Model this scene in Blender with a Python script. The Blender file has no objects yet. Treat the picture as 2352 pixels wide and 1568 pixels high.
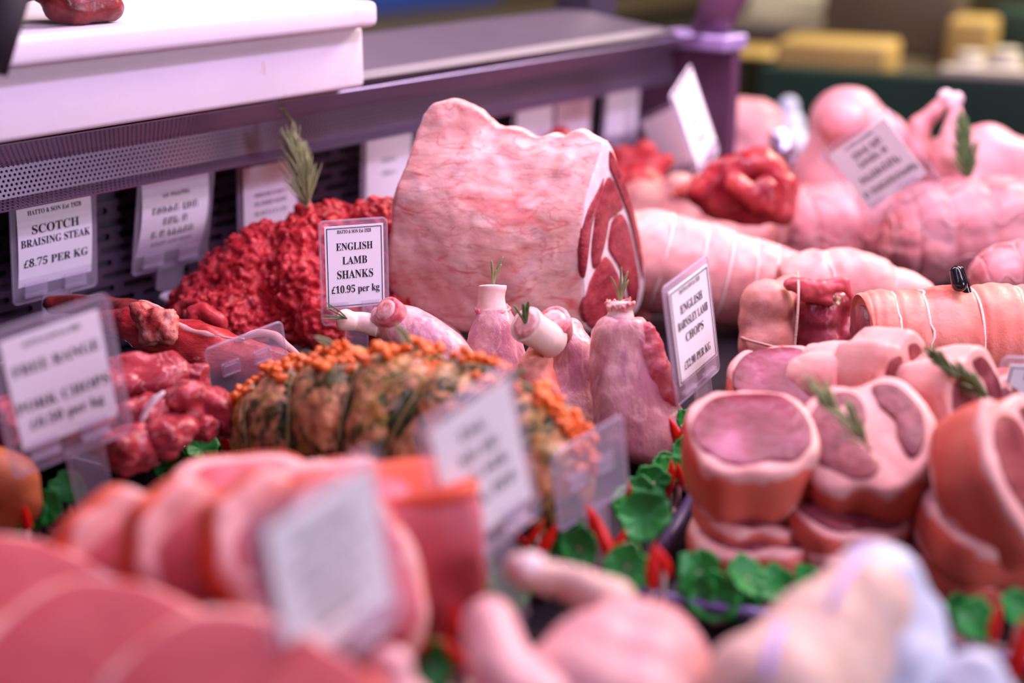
import bpy, bmesh, math, random
from mathutils import Vector, Matrix, noise

# ------------------------------------------------------------------ camera, world, lights, exposure
SC = bpy.context.scene
COL = SC.collection
W, H, LENS = 2352, 1568, 50.0
FPX = LENS / 36.0 * W
PITCH = math.radians(18.75)
HEAD = math.radians(41.0)              # the rail runs along +X; the camera looks 41 degrees off it
DECK = 0.80
CAM = Vector((0, 0, DECK + 0.42))
GR = Vector((math.cos(HEAD), math.sin(HEAD), 0))      # ground forward
RT = Vector((math.sin(HEAD), -math.cos(HEAD), 0))     # ground right
UZ = Vector((0, 0, 1))
FW = GR * math.cos(PITCH) - UZ * math.sin(PITCH)
UPV = GR * math.sin(PITCH) + UZ * math.cos(PITCH)

cd = bpy.data.cameras.new('camera')
cam = bpy.data.objects.new('camera', cd)
COL.objects.link(cam)
cam.location = CAM
cam.rotation_euler = (math.pi / 2 - PITCH, 0, HEAD - math.pi / 2)
cd.lens = LENS
cd.sensor_width = 36.0
cd.clip_start = 0.02
cd.dof.use_dof = True
cd.dof.focus_distance = 1.08
cd.dof.aperture_fstop = 2.2
SC.camera = cam
SC.view_settings.view_transform = 'Standard'
SC.view_settings.look = 'None'
SC.view_settings.gamma = 1
SC.view_settings.use_curve_mapping = False
SC.view_settings.exposure = 0.0
wd = bpy.data.worlds.new('world')
SC.world = wd
wd.use_nodes = True
wd.node_tree.nodes['Background'].inputs[0].default_value = (0.50, 0.42, 0.50, 1)
wd.node_tree.nodes['Background'].inputs[1].default_value = 0.07


def area(name, loc, target, sx, sy, power, col):
    l = bpy.data.lights.new(name, 'AREA')
    l.shape = 'RECTANGLE'
    l.size, l.size_y = sx, sy
    l.energy = power
    l.color = col
    o = bpy.data.objects.new(name, l)
    COL.objects.link(o)
    o.location = loc
    d = Vector(target) - Vector(loc)
    o.rotation_euler = d.to_track_quat('-Z', 'X').to_euler()
    return o


area('counter_strip_light', (1.10, 0.60, 1.78), (1.08, 0.60, 0.8), 0.10, 1.8, 20.5, (1.0, 0.70, 0.90))
area('rear_panel_fill', (1.0, 0.45, 1.50), (1.0, 1.0, 0.99), 0.06, 2.0, 7.0, (0.72, 0.52, 1.0))  # unseen purple fill, added to turn the rear panel and tags lavender
area('ticket_fill', (0.85, -1.25, 1.36), (0.5, 0.45, 0.95), 0.6, 0.3, 19.0, (0.80, 0.74, 1.0))  # unseen cool fill, added to brighten the near tickets
area('shop_light', (3.3, 0.3, 2.7), (3.0, 0.9, 0.6), 1.2, 1.2, 130, (1.0, 0.88, 0.68))
area('butcher_side_light', (1.2, 2.2, 2.6), (1.4, 2.0, 0.8), 1.5, 0.5, 14, (1.0, 0.92, 0.80))

# ------------------------------------------------------------------ helpers


def ray(px, py):
    return FW + RT * ((px - W / 2) / FPX) + UPV * ((H / 2 - py) / FPX)


def at(px, py, d):
    return CAM + ray(px, py) * d


def onz(px, py, h=0.0):
    r = ray(px, py)
    return CAM + r * ((DECK + h - CAM.z) / r.z)


def ony(px, py, y):
    r = ray(px, py)
    return CAM + r * ((y - CAM.y) / r.y)


def onp(px, py, p0, n):
    r = ray(px, py)
    return CAM + r * ((p0 - CAM).dot(n) / r.dot(n))


def gv(r, g, z):
    """a vector given as right, away, up as seen from the counter's front"""
    return RT * r + GR * g + UZ * z


def frame(n, up):
    """matrix whose z is n and whose y is close to up"""
    z = Vector(n).normalized()
    x = Vector(up).cross(z).normalized()
    y = z.cross(x)
    return Matrix((x, y, z)).transposed()


class MB:
    def __init__(s):
        s.v, s.f = [], []

    def add(s, vs, fs):
        k = len(s.v)
        s.v += [Vector(p) for p in vs]
        s.f += [tuple(i + k for i in f) for f in fs]
        return s

    def box(s, lo, hi, M=None, o=None):
        vs = [Vector((x, y, z)) for x in (lo[0], hi[0]) for y in (lo[1], hi[1]) for z in (lo[2], hi[2])]
        if M:
            vs = [M @ v for v in vs]
        if o:
            vs = [v + o for v in vs]
        return s.add(vs, [(0, 1, 3, 2), (4, 6, 7, 5), (0, 4, 5, 1), (2, 3, 7, 6), (0, 2, 6, 4), (1, 5, 7, 3)])

    def rbox(s, lo, hi, b):
        bm = bmesh.new()
        bmesh.ops.create_cube(bm, size=1)
        for v in bm.verts:
            v.co = Vector([lo[i] + (v.co[i] + .5) * (hi[i] - lo[i]) for i in range(3)])
        bmesh.ops.bevel(bm, geom=list(bm.edges), offset=b, segments=3, profile=0.5, affect='EDGES')
        bm.verts.ensure_lookup_table()
        s.add([v.co.copy() for v in bm.verts], [[v.index for v in f.verts] for f in bm.faces])
        bm.free()
        return s

    def tube(s, path, rad, n=8, closed=False, flat=1.0, up=None):
        path = [Vector(p) for p in path]
        m = len(path)
        if not hasattr(rad, '__len__'):
            rad = [rad] * m
        t0 = (path[1] - path[0]).normalized()
        u = up or (Vector((0, 0, 1)) if abs(t0.z) < .9 else Vector((1, 0, 0)))
        a = (u - t0 * u.dot(t0)).normalized()
        vs, fs = [], []
        for i in range(m):
            if closed:
                t = path[(i + 1) % m] - path[i - 1]
            else:
                t = path[min(i + 1, m - 1)] - path[max(i - 1, 0)]
            t.normalize()
            a = (a - t * a.dot(t)).normalized()
            b = t.cross(a)
            for k in range(n):
                th = 2 * math.pi * k / n
                vs.append(path[i] + (a * math.cos(th) * flat + b * math.sin(th)) * rad[i])
        for i in range(m if closed else m - 1):
            j = (i + 1) % m
            for k in range(n):
                l = (k + 1) % n
                fs.append((i * n + k, i * n + l, j * n + l, j * n + k))
        if not closed:
            fs.append(tuple(range(n - 1, -1, -1)))
            fs.append(tuple((m - 1) * n + k for k in range(n)))
        return s.add(vs, fs)

    def slab(s, outline, t, M, o, inset=0.0, dome=0.0, rings=3, n_out=None):
        """a thick slice: closed 2D outline, thickness t along M's z, rounded edge of radius inset, faces domed"""
        c = Vector((sum(p[0] for p in outline) / len(outline), sum(p[1] for p in outline) / len(outline)))
        prof = []
        e = inset
        if e > 0:
            for k in range(rings + 1):
                a = math.pi / 2 * k / rings
                prof.append((e * (1 - math.cos(a)), 0))
        loops = []
        b = e if e > 0 else 0
        # bottom centre ring -> edge -> top ring
        steps = [(.35, -t / 2 - dome * .8), (.7, -t / 2 - dome * .4)]
        for k in range(rings + 1):
            a = math.pi / 2 * k / rings
            steps.append((('e', b * (1 - math.sin(a))), -t / 2 + b * (1 - math.cos(a))))
        for k in range(rings, -1, -1):
            a = math.pi / 2 * k / rings
            steps.append((('e', b * (1 - math.sin(a))), t / 2 - b * (1 - math.cos(a))))
        steps += [(.7, t / 2 + dome * .4), (.35, t / 2 + dome * .8)]
        n = len(outline)
        vs = [M @ Vector((c.x, c.y, -t / 2 - dome)) + o]
        for q, z in steps:
            for p in outline:
                d = Vector((p[0], p[1])) - c
                L = d.length
                if isinstance(q, tuple):
                    d = d * max(.75, (L - q[1]) / L) if L > 0 else d
                else:
                    d = d * q
                vs.append(M @ Vector((c.x + d.x, c.y + d.y, z)) + o)
        vs.append(M @ Vector((c.x, c.y, t / 2 + dome)) + o)
        fs = []
        R_ = len(steps)
        for k in range(n):
            l = (k + 1) % n
            fs.append((0, 1 + l, 1 + k))
            for i in range(R_ - 1):
                fs.append((1 + i * n + k, 1 + i * n + l, 1 + (i + 1) * n + l, 1 + (i + 1) * n + k))
            fs.append((1 + (R_ - 1) * n + k, 1 + (R_ - 1) * n + l, len(vs) - 1))
        return s.add(vs, fs)

    def ball(s, c, r, M=None, nu=20, nv=12):
        c = Vector(c)
        r = r if hasattr(r, '__len__') else (r, r, r)
        vs = [Vector((0, 0, -r[2]))]
        for i in range(1, nv):
            a = math.pi * i / nv - math.pi / 2
            for k in range(nu):
                th = 2 * math.pi * k / nu
                vs.append(Vector((r[0] * math.cos(a) * math.cos(th), r[1] * math.cos(a) * math.sin(th), r[2] * math.sin(a))))
        vs.append(Vector((0, 0, r[2])))
        fs = []
        for k in range(nu):
            l = (k + 1) % nu
            fs.append((0, 1 + l, 1 + k))
            for i in range(nv - 2):
                fs.append((1 + i * nu + k, 1 + i * nu + l, 1 + (i + 1) * nu + l, 1 + (i + 1) * nu + k))
            fs.append((1 + (nv - 2) * nu + k, 1 + (nv - 2) * nu + l, len(vs) - 1))
        if M:
            vs = [M @ v for v in vs]
        return s.add([v + c for v in vs], fs)

    def caps(s, a, b, ra, rb, n=14):
        """a tapered capsule"""
        a, b = Vector(a), Vector(b)
        d = (b - a)
        L = d.length
        d = d / L
        pts, rad = [], []
        for k in range(5):
            x = math.pi / 2 * k / 4
            pts.append(a - d * ra * math.cos(x)); rad.append(max(ra * math.sin(x), ra * .05))
        for k in range(1, 4):
            pts.append(a + d * L * k / 4); rad.append(ra + (rb - ra) * k / 4)
        for k in range(5):
            x = math.pi / 2 * k / 4
            pts.append(b + d * rb * math.sin(x)); rad.append(max(rb * math.cos(x), rb * .05))
        return s.tube(pts, rad, n)


def mesh_of(mb, name='mesh', smooth=True, origin=None):
    me = bpy.data.meshes.new(name)
    vs = mb.v if origin is None else [v - origin for v in mb.v]
    me.from_pydata([tuple(v) for v in vs], [], mb.f)
    bm = bmesh.new()
    bm.from_mesh(me)
    bmesh.ops.recalc_face_normals(bm, faces=bm.faces)
    bm.to_mesh(me)
    bm.free()
    if smooth:
        me.polygons.foreach_set('use_smooth', [True] * len(me.polygons))
    me.update()
    return me


def fuse(mb, voxel=0.003, smooth=4, fac=0.5):
    """one continuous skin around overlapping solids"""
    me = mesh_of(mb)
    o = bpy.data.objects.new('fuse', me)
    COL.objects.link(o)
    m = o.modifiers.new('r', 'REMESH')
    m.mode = 'VOXEL'
    m.voxel_size = voxel
    if smooth:
        q = o.modifiers.new('s', 'SMOOTH')
        q.iterations = smooth
        q.factor = fac
    dg = bpy.context.evaluated_depsgraph_get()
    ev = o.evaluated_get(dg)
    tm = bpy.data.meshes.new_from_object(ev)
    out = MB()
    out.add([v.co.copy() for v in tm.vertices], [tuple(p.vertices) for p in tm.polygons])
    bpy.data.objects.remove(o)
    bpy.data.meshes.remove(tm)
    bpy.data.meshes.remove(me)
    return out


def rough(mb, layers, seed=0):
    """push the skin in and out along its normals with noise: layers of (amplitude, feature size[, mask])"""
    me = mesh_of(mb)
    off = Vector((seed * 7.31, seed * 3.17, seed * 1.73))
    nr = [v.normal.copy() for v in me.vertices]
    for i, v in enumerate(mb.v):
        d = 0
        for L in layers:
            q = noise.noise(v / L[1] + off)
            if len(L) > 2 and L[2] == 'ridge':
                q = 1 - 2 * abs(q)
            d += L[0] * q
        mb.v[i] = v + nr[i] * d
    bpy.data.meshes.remove(me)
    return mb


def link(name, me, mat, parent=None, loc=None):
    o = bpy.data.objects.new(name, me)
    if mat is not None:
        for m in (mat if isinstance(mat, (list, tuple)) else [mat]):
            me.materials.append(m)
    COL.objects.link(o)
    if parent:
        o.parent = parent
    if loc is not None:
        o.location = loc
    return o


def tag(o, label=None, cat=None, group=None, kind=None):
    if label:
        o['label'] = label
    if cat:
        o['category'] = cat
    if group:
        o['group'] = group
    if kind:
        o['kind'] = kind
    return o


def empty(name, loc, label=None, cat=None, group=None):
    o = bpy.data.objects.new(name, None)
    COL.objects.link(o)
    o.empty_display_size = .02
    o.location = loc
    return tag(o, label, cat, group)


def base_of(mb):
    lo = min(v.z for v in mb.v)
    n = len(mb.v)
    return Vector((sum(v.x for v in mb.v) / n, sum(v.y for v in mb.v) / n, lo))


def abs_loc(o):
    L = Vector((0, 0, 0))
    while o is not None:
        L += Vector(o.location)
        o = o.parent
    return L


def part(name, mb, mat, parent, smooth=True, label=None):
    """a part built in world coordinates, hung under an unrotated thing"""
    o = link(name, mesh_of(mb, name, smooth, abs_loc(parent)), mat, parent)
    if label:
        o['label'] = label
    return o


def solid(name, mb, mat, label, cat, group=None, smooth=True, kind=None):
    """a thing that is one mesh (it may still get parts hung under it)"""
    b = base_of(mb)
    o = link(name, mesh_of(mb, name, smooth, b), mat, None, b)
    return tag(o, label, cat, group, kind)


def smoothed(pts, n):
    """Catmull-Rom through pts (tuples of any length), n samples"""
    P = [tuple(p) for p in pts]
    P = [P[0]] + P + [P[-1]]
    out = []
    m = len(P) - 3
    for i in range(n):
        t = i / (n - 1) * m
        k = min(int(t), m - 1)
        u = t - k
        a, b, c, d = P[k:k + 4]
        out.append(tuple(.5 * (2 * b[j] + (c[j] - a[j]) * u + (2 * a[j] - 5 * b[j] + 4 * c[j] - d[j]) * u * u + (3 * b[j] - a[j] - 3 * c[j] + d[j]) * u ** 3) for j in range(len(b))))
    return out


def closed_smooth(pts, n):
    P = [tuple(p) for p in pts]
    m = len(P)
    out = []
    for i in range(n):
        t = i / n * m
        k = int(t)
        u = t - k
        a, b, c, d = P[(k - 1) % m], P[k % m], P[(k + 1) % m], P[(k + 2) % m]
        out.append(tuple(.5 * (2 * b[j] + (c[j] - a[j]) * u + (2 * a[j] - 5 * b[j] + 4 * c[j] - d[j]) * u * u + (3 * b[j] - a[j] - 3 * c[j] + d[j]) * u ** 3) for j in range(len(b))))
    return out


def loft(path, radii, n=32, up=UZ, mod=None, rings=40):
    """a body swept along path; radii (side, up) per path point; mod(t, theta) scales the radius"""
    D = smoothed([tuple(p) + tuple(r) for p, r in zip(path, radii)], rings)
    vs, fs = [], []
    C = [Vector(d[:3]) for d in D]
    for i in range(rings):
        t = (C[min(i + 1, rings - 1)] - C[max(i - 1, 0)]).normalized()
        b = (up - t * up.dot(t)).normalized()
        a = b.cross(t)
        for k in range(n):
            th = 2 * math.pi * k / n
            m = mod(i / (rings - 1), th) if mod else 1.0
            vs.append(C[i] + a * (math.cos(th) * max(D[i][3], 1e-4) * m) + b * (math.sin(th) * max(D[i][4], 1e-4) * m))
    for i in range(rings - 1):
        for k in range(n):
            l = (k + 1) % n
            fs.append((i * n + k, i * n + l, (i + 1) * n + l, (i + 1) * n + k))
    k0 = len(vs)
    vs += [C[0], C[-1]]
    for k in range(n):
        l = (k + 1) % n
        fs.append((k0, l, k))
        fs.append((k0 + 1, (rings - 1) * n + k, (rings - 1) * n + l))
    mb = MB()
    mb.add(vs, fs)
    return mb

# ------------------------------------------------------------------ materials


def nodes(name):
    m = bpy.data.materials.new(name)
    m.use_nodes = True
    nt = m.node_tree
    return m, nt, nt.nodes, nt.links, nt.nodes['Principled BSDF']


def rgb(c):
    return (c[0], c[1], c[2], 1)


def plain(name, col, rgh=.5, metal=0.0, spec=.5, bump=0, bscale=200, vary=.0, coat=0, sss=0):
    m, nt, N, L, P = nodes(name)
    P.inputs['Base Color'].default_value = rgb(col)
    P.inputs['Roughness'].default_value = rgh
    P.inputs['Metallic'].default_value = metal
    P.inputs['Specular IOR Level'].default_value = spec
    P.inputs['Coat Weight'].default_value = coat
    if sss:
        P.inputs['Subsurface Weight'].default_value = sss
        P.inputs['Subsurface Radius'].default_value = (.01, .005, .004)
    tc = N.new('ShaderNodeTexCoord')
    nz = N.new('ShaderNodeTexNoise')
    L.new(tc.outputs['Object'], nz.inputs['Vector'])
    nz.inputs['Scale'].default_value = bscale
    nz.inputs['Detail'].default_value = 4
    if vary:
        mx = N.new('ShaderNodeMix')
        mx.data_type = 'RGBA'
        L.new(nz.outputs['Fac'], mx.inputs[0])
        mx.inputs[6].default_value = rgb([c * (1 - vary) for c in col])
        mx.inputs[7].default_value = rgb([min(1, c * (1 + vary)) for c in col])
        L.new(mx.outputs[2], P.inputs['Base Color'])
    if bump:
        b = N.new('ShaderNodeBump')
        b.inputs['Strength'].default_value = bump
        b.inputs['Distance'].default_value = .002
        L.new(nz.outputs['Fac'], b.inputs['Height'])
        L.new(b.outputs['Normal'], P.inputs['Normal'])
    return m


def meat(name, cols, scale=40, stretch=(1, 1, 1), rgh=.38, bump=.35, bscale=160, sss=.12, blotch=None, veins=None, spec=.28, detail=5, dist=.6, coat=.0):
    """flesh: a ramp of colours over stretched noise, plus blood blotches and fat veins in its own skin"""
    m, nt, N, L, P = nodes(name)
    tc = N.new('ShaderNodeTexCoord')
    mp = N.new('ShaderNodeMapping')
    mp.inputs['Scale'].default_value = stretch
    L.new(tc.outputs['Object'], mp.inputs['Vector'])
    n1 = N.new('ShaderNodeTexNoise')
    n1.inputs['Scale'].default_value = scale
    n1.inputs['Detail'].default_value = detail
    n1.inputs['Distortion'].default_value = dist
    L.new(mp.outputs[0], n1.inputs['Vector'])
    cr = N.new('ShaderNodeValToRGB')
    el = cr.color_ramp.elements
    k = len(cols)
    while len(el) < k:
        el.new(.5)
    for i, c in enumerate(cols):
        el[i].position = .36 + .28 * i / (k - 1)
        el[i].color = rgb(c)
    L.new(n1.outputs['Fac'], cr.inputs['Fac'])
    cur = cr.outputs['Color']

    def over(col, sc, lo, hi, st, seed, power=1.0):
        nonlocal cur
        mq = N.new('ShaderNodeMapping')
        mq.inputs['Scale'].default_value = st
        mq.inputs['Location'].default_value = (seed, seed * .7, seed * .3)
        L.new(tc.outputs['Object'], mq.inputs['Vector'])
        nz = N.new('ShaderNodeTexNoise')
        nz.inputs['Scale'].default_value = sc
        nz.inputs['Detail'].default_value = 6
        nz.inputs['Roughness'].default_value = .6
        nz.inputs['Distortion'].default_value = 1.2
        L.new(mq.outputs[0], nz.inputs['Vector'])
        mr = N.new('ShaderNodeMapRange')
        mr.inputs['From Min'].default_value = lo
        mr.inputs['From Max'].default_value = hi
        mr.inputs['To Max'].default_value = power
        L.new(nz.outputs['Fac'], mr.inputs['Value'])
        mx = N.new('ShaderNodeMix')
        mx.data_type = 'RGBA'
        L.new(mr.outputs['Result'], mx.inputs[0])
        L.new(cur, mx.inputs[6])
        mx.inputs[7].default_value = rgb(col)
        cur = mx.outputs[2]
    for b in (blotch or []):
        over(*b)
    if veins:
        col, sc, width, st, seed, power = veins
        mq = N.new('ShaderNodeMapping')
        mq.inputs['Scale'].default_value = st
        mq.inputs['Location'].default_value = (seed, seed, seed)
        L.new(tc.outputs['Object'], mq.inputs['Vector'])
        nz = N.new('ShaderNodeTexNoise')
        nz.inputs['Scale'].default_value = sc
        nz.inputs['Detail'].default_value = 3
        nz.inputs['Distortion'].default_value = .8
        L.new(mq.outputs[0], nz.inputs['Vector'])
        s1 = N.new('ShaderNodeMath'); s1.operation = 'SUBTRACT'; s1.inputs[1].default_value = .5
        L.new(nz.outputs['Fac'], s1.inputs[0])
        s2 = N.new('ShaderNodeMath'); s2.operation = 'ABSOLUTE'
        L.new(s1.outputs[0], s2.inputs[0])
        mr = N.new('ShaderNodeMapRange')
        mr.inputs['From Min'].default_value = 0
        mr.inputs['From Max'].default_value = width
        mr.inputs['To Min'].default_value = power
        mr.inputs['To Max'].default_value = 0
        L.new(s2.outputs[0], mr.inputs['Value'])
        mx = N.new('ShaderNodeMix')
        mx.data_type = 'RGBA'
        L.new(mr.outputs['Result'], mx.inputs[0])
        L.new(cur, mx.inputs[6])
        mx.inputs[7].default_value = rgb(col)
        cur = mx.outputs[2]
    L.new(cur, P.inputs['Base Color'])
    P.inputs['Roughness'].default_value = rgh
    P.inputs['Specular IOR Level'].default_value = spec
    P.inputs['Coat Weight'].default_value = coat * .6
    P.inputs['Coat Roughness'].default_value = .15
    if sss:
        P.inputs['Subsurface Weight'].default_value = sss
        P.inputs['Subsurface Radius'].default_value = (.010, .004, .003)
        P.inputs['Subsurface Scale'].default_value = .22
    if bump:
        nb = N.new('ShaderNodeTexNoise')
        nb.inputs['Scale'].default_value = bscale
        nb.inputs['Detail'].default_value = 6
        L.new(mp.outputs[0], nb.inputs['Vector'])
        b = N.new('ShaderNodeBump')
        b.inputs['Strength'].default_value = bump
        b.inputs['Distance'].default_value = .003
        L.new(nb.outputs['Fac'], b.inputs['Height'])
        L.new(b.outputs['Normal'], P.inputs['Normal'])
    return m


def clear(name, fac=.2, col=(.85, .8, .9), rgh=.12, tint=(.96, .94, .97)):
    m, nt, N, L, P = nodes(name)
    P.inputs['Base Color'].default_value = rgb(col)
    P.inputs['Roughness'].default_value = rgh
    P.inputs['Specular IOR Level'].default_value = .8
    t = N.new('ShaderNodeBsdfTransparent')
    t.inputs[0].default_value = rgb(tint)
    mx = N.new('ShaderNodeMixShader')
    lw = N.new('ShaderNodeLayerWeight')
    lw.inputs[0].default_value = .25
    ad = N.new('ShaderNodeMath')
    ad.operation = 'ADD'
    ad.use_clamp = True
    ad.inputs[1].default_value = fac
    ml = N.new('ShaderNodeMath'); ml.operation = 'MULTIPLY'; ml.inputs[1].default_value = .5
    L.new(lw.outputs['Facing'], ml.inputs[0])
    L.new(ml.outputs[0], ad.inputs[0])
    L.new(ad.outputs[0], mx.inputs[0])
    L.new(t.outputs[0], mx.inputs[1])
    L.new(P.outputs[0], mx.inputs[2])
    L.new(mx.outputs[0], N['Material Output'].inputs[0])
    return m


def holes(name, col, dx, dy, fill, slot, rgh=.3, metal=.8):
    """sheet metal with punched holes: staggered rows; slot > 1 makes long slots. UVs are metres."""
    m, nt, N, L, P = nodes(name)
    P.inputs['Base Color'].default_value = rgb(col)
    P.inputs['Roughness'].default_value = rgh
    P.inputs['Metallic'].default_value = metal
    uv = N.new('ShaderNodeUVMap')
    sp = N.new('ShaderNodeSeparateXYZ')
    L.new(uv.outputs[0], sp.inputs[0])

    def mth(op, a, b=None):
        q = N.new('ShaderNodeMath')
        q.operation = op
        for i, x in enumerate((a, b)):
            if x is None:
                continue
            if isinstance(x, (int, float)):
                q.inputs[i].default_value = x
            else:
                L.new(x, q.inputs[i])
        return q.outputs[0]
    v = mth('DIVIDE', sp.outputs['Y'], dy)
    row = mth('FLOOR', v)
    odd = mth('MODULO', mth('ABSOLUTE', row), 2.0)
    u = mth('ADD', mth('DIVIDE', sp.outputs['X'], dx), mth('MULTIPLY', odd, .5))
    fu = mth('SUBTRACT', mth('FRACT', mth('ADD', u, 100.0)), .5)
    fv = mth('SUBTRACT', mth('FRACT', mth('ADD', v, 100.0)), .5)
    ax = mth('MULTIPLY', mth('ABSOLUTE', fu), dx)
    ay = mth('MULTIPLY', mth('ABSOLUTE', fv), dy)
    r = fill * dy / 2
    ex = mth('MAXIMUM', mth('SUBTRACT', ax, slot), 0.0)
    dd = mth('SQRT', mth('ADD', mth('MULTIPLY', ex, ex), mth('MULTIPLY', ay, ay)))
    inside = mth('LESS_THAN', dd, r)
    t = N.new('ShaderNodeBsdfTransparent')
    mx = N.new('ShaderNodeMixShader')
    L.new(inside, mx.inputs[0])
    L.new(P.outputs[0], mx.inputs[1])
    L.new(t.outputs[0], mx.inputs[2])
    L.new(mx.outputs[0], N['Material Output'].inputs[0])
    return m


M = {}
M['steel'] = plain('brushed_steel', (.12, .095, .13), .5, .5, bump=.05, vary=.12, bscale=30)
M['steel_dark'] = plain('dark_steel', (.10, .08, .12), .42, .6, vary=.1, bscale=40)
M['tray_rim'] = plain('tray_rim_steel', (.75, .70, .78), .22, .95)
M['tray_black'] = plain('black_tray', (.012, .010, .013), .35, 0, vary=.2)
M['tray_purple'] = plain('tray_edge', (.10, .07, .17), .3, .3)
M['deck'] = plain('deck_sheet', (.012, .008, .012), .55, 0, spec=.2, vary=.3, bscale=20)
M['perf'] = holes('perforated_steel', (.50, .42, .56), .0042, .0036, .62, 0, .32, .85)
M['slots'] = holes('slotted_panel', (.12, .08, .13), .040, .0115, .50, .0125, .4, .6)
M['near_black'] = plain('near_black_matte', (.012, .008, .012), .8)  # near-black: painted shade behind the slots, and the dark upright
M['poly'] = meat('white_polyethylene', [(.66, .60, .66), (.70, .64, .69)], 12, rgh=.45, bump=.04, sss=.05, blotch=[((.60, .36, .24), 30, .66, .76, (1, 1, 1), 3.3, .55), ((.62, .50, .44), 7, .56, .72, (1, 1, 1), 8.3, .4)])
M['paper'] = plain('white_card', (.86, .83, .86), .6, spec=.3)
M['ink'] = plain('black_ink', (.02, .018, .03), .6, spec=.2)
M['clear'] = clear('clear_plastic', .10, (.80, .72, .84), .10)
M['clear_tray'] = clear('clear_tray_plastic', .14, (.7, .6, .7))
M['film'] = clear('cling_film', .10, (1, .95, 1), .08)
M['fat'] = meat('beef_fat', [(.74, .33, .28), (.82, .48, .40), (.76, .38, .33), (.86, .56, .48)], 26, (1, 1, 1.7), .40, .45, 60, .12,
                blotch=[((.64, .10, .09), 46, .57, .70, (.6, .6, 1.7), 1.3, .85), ((.58, .40, .42), 16, .55, .70, (1, 1, 1.3), 5.1, .6), ((.66, .13, .11), 17, .60, .72, (.7, .7, 1.6), 8.1, .7)],
                veins=((.64, .15, .13), 24, .016, (.8, .8, 1.8), 3.3, .6))
M['fat_white'] = meat('white_fat', [(.86, .68, .66), (.90, .76, .74)], 60, rgh=.4, bump=.25, sss=.15)
M['seam'] = meat('marbling_fat', [(.80, .62, .62), (.86, .72, .70)], 90, rgh=.35, bump=.3, sss=.1)
M['beef'] = meat('beef_lean', [(.22, .020, .03), (.30, .032, .045), (.38, .055, .068)], 55, (1, 1, 2.2), .3, .35, 240, .08,
                 blotch=[((.72, .38, .38), 170, .66, .74, (1, 1, 1), 2.2, .7)])
M['mince'] = meat('beef_mince', [(.26, .008, .013), (.46, .018, .026), (.62, .065, .065)], 60, rgh=.42, bump=.3, bscale=250, sss=.08, blotch=[((.85, .40, .36), 110, .62, .72, (1, 1, 1), 4.4, .8)])
M['red'] = meat('red_lean', [(.34, .018, .026), (.52, .040, .046), (.64, .09, .08)], 28, (1, 1, 1.5), .27, .3, 140, .08,
                blotch=[((.75, .30, .25), 40, .62, .72, (1, 1, 1.6), 2.2, .75)], coat=.15)
M['diced'] = meat('diced_beef', [(.26, .022, .03), (.38, .04, .05), (.48, .09, .09)], 34, (1, 1, 1.5), .28, .3, 170, .08,
                  veins=((.72, .34, .30), 40, .02, (1, 1, 2), 8.3, .6), coat=.1)
M['bone_red'] = meat('bloody_bone', [(.40, .04, .035), (.60, .15, .11), (.72, .33, .26)], 70, rgh=.35, bump=.6)
M['rib_red'] = meat('rib_muscle', [(.38, .020, .026), (.52, .045, .045), (.64, .10, .085)], 22, (1, 1, 2.5), .27, .5, 110, .08,
                    blotch=[((.76, .34, .28), 36, .60, .70, (.8, .8, 2.2), 4.2, .7), ((.20, .012, .016), 14, .55, .68, (1, 1, 2), 6.6, .7)], coat=.25)
M['gammon'] = meat('gammon_rind', [(.32, .065, .022), (.40, .10, .04), (.46, .14, .06)], 14, rgh=.45, bump=.2)
M['shank'] = meat('lamb_flesh', [(.52, .21, .25), (.64, .31, .32), (.72, .41, .39), (.56, .25, .31)], 30, (1, 1, .55), .30, .55, 150, .14,
                  veins=((.78, .50, .46), 20, .030, (1.8, 1.8, .4), 2.7, .6), blotch=[((.60, .13, .12), 30, .58, .72, (1, 1, .6), 7.7, .7), ((.50, .20, .30), 18, .56, .70, (1, 1, .6), 3.1, .4)], coat=.2)
M['shank_red'] = meat('lamb_cut_flesh', [(.50, .06, .09), (.64, .16, .18), (.74, .30, .30)], 70, rgh=.3, bump=.4, coat=.2)
M['bone'] = meat('white_bone', [(.80, .50, .42), (.86, .60, .52), (.88, .66, .59)], 30, rgh=.36, bump=.12, sss=.2)
M['marrow'] = meat('marrow', [(.66, .20, .20), (.78, .38, .36), (.84, .50, .46)], 120, rgh=.3, coat=.2)
M['rosemary'] = plain('rosemary_needles', (.10, .16, .05), .5, vary=.4, bscale=120)
M['rosemary_light'] = plain('rosemary_pale', (.30, .32, .14), .5, vary=.4, bscale=120)
M['twig'] = plain('rosemary_twig', (.26, .20, .10), .6, vary=.2)
M['pork_fat'] = meat('pork_fat', [(.80, .36, .33), (.84, .45, .42)], 18, rgh=.4, bump=.15, sss=.2)
M['pork_skin'] = meat('pork_skin', [(.66, .075, .035), (.72, .12, .06), (.76, .19, .12)], 9, rgh=.42, bump=.15, sss=.15)
M['pork_lean'] = meat('pork_lean', [(.56, .085, .10), (.62, .14, .17), (.68, .22, .27)], 14, (1, 1, 1), .38, .15, 80, .15)
M['pork_leg'] = meat('pork_leg_lean', [(.46, .060, .075), (.52, .085, .098), (.58, .115, .125)], 10, rgh=.5, bump=.12, sss=.15)
M['chicken'] = meat('chicken_skin', [(.70, .29, .31), (.76, .37, .39), (.80, .44, .44)], 14, rgh=.38, bump=.3, bscale=260, sss=.2, coat=.15)
M['chicken_pale'] = meat('chicken_pale', [(.72, .46, .38), (.78, .55, .46), (.74, .48, .43)], 10, rgh=.4, bump=.2, bscale=200, sss=.2)
M['chicken_tip'] = meat('chicken_joint', [(.88, .66, .66), (.90, .72, .74)], 30, rgh=.3, sss=.2, coat=.2)
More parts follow.
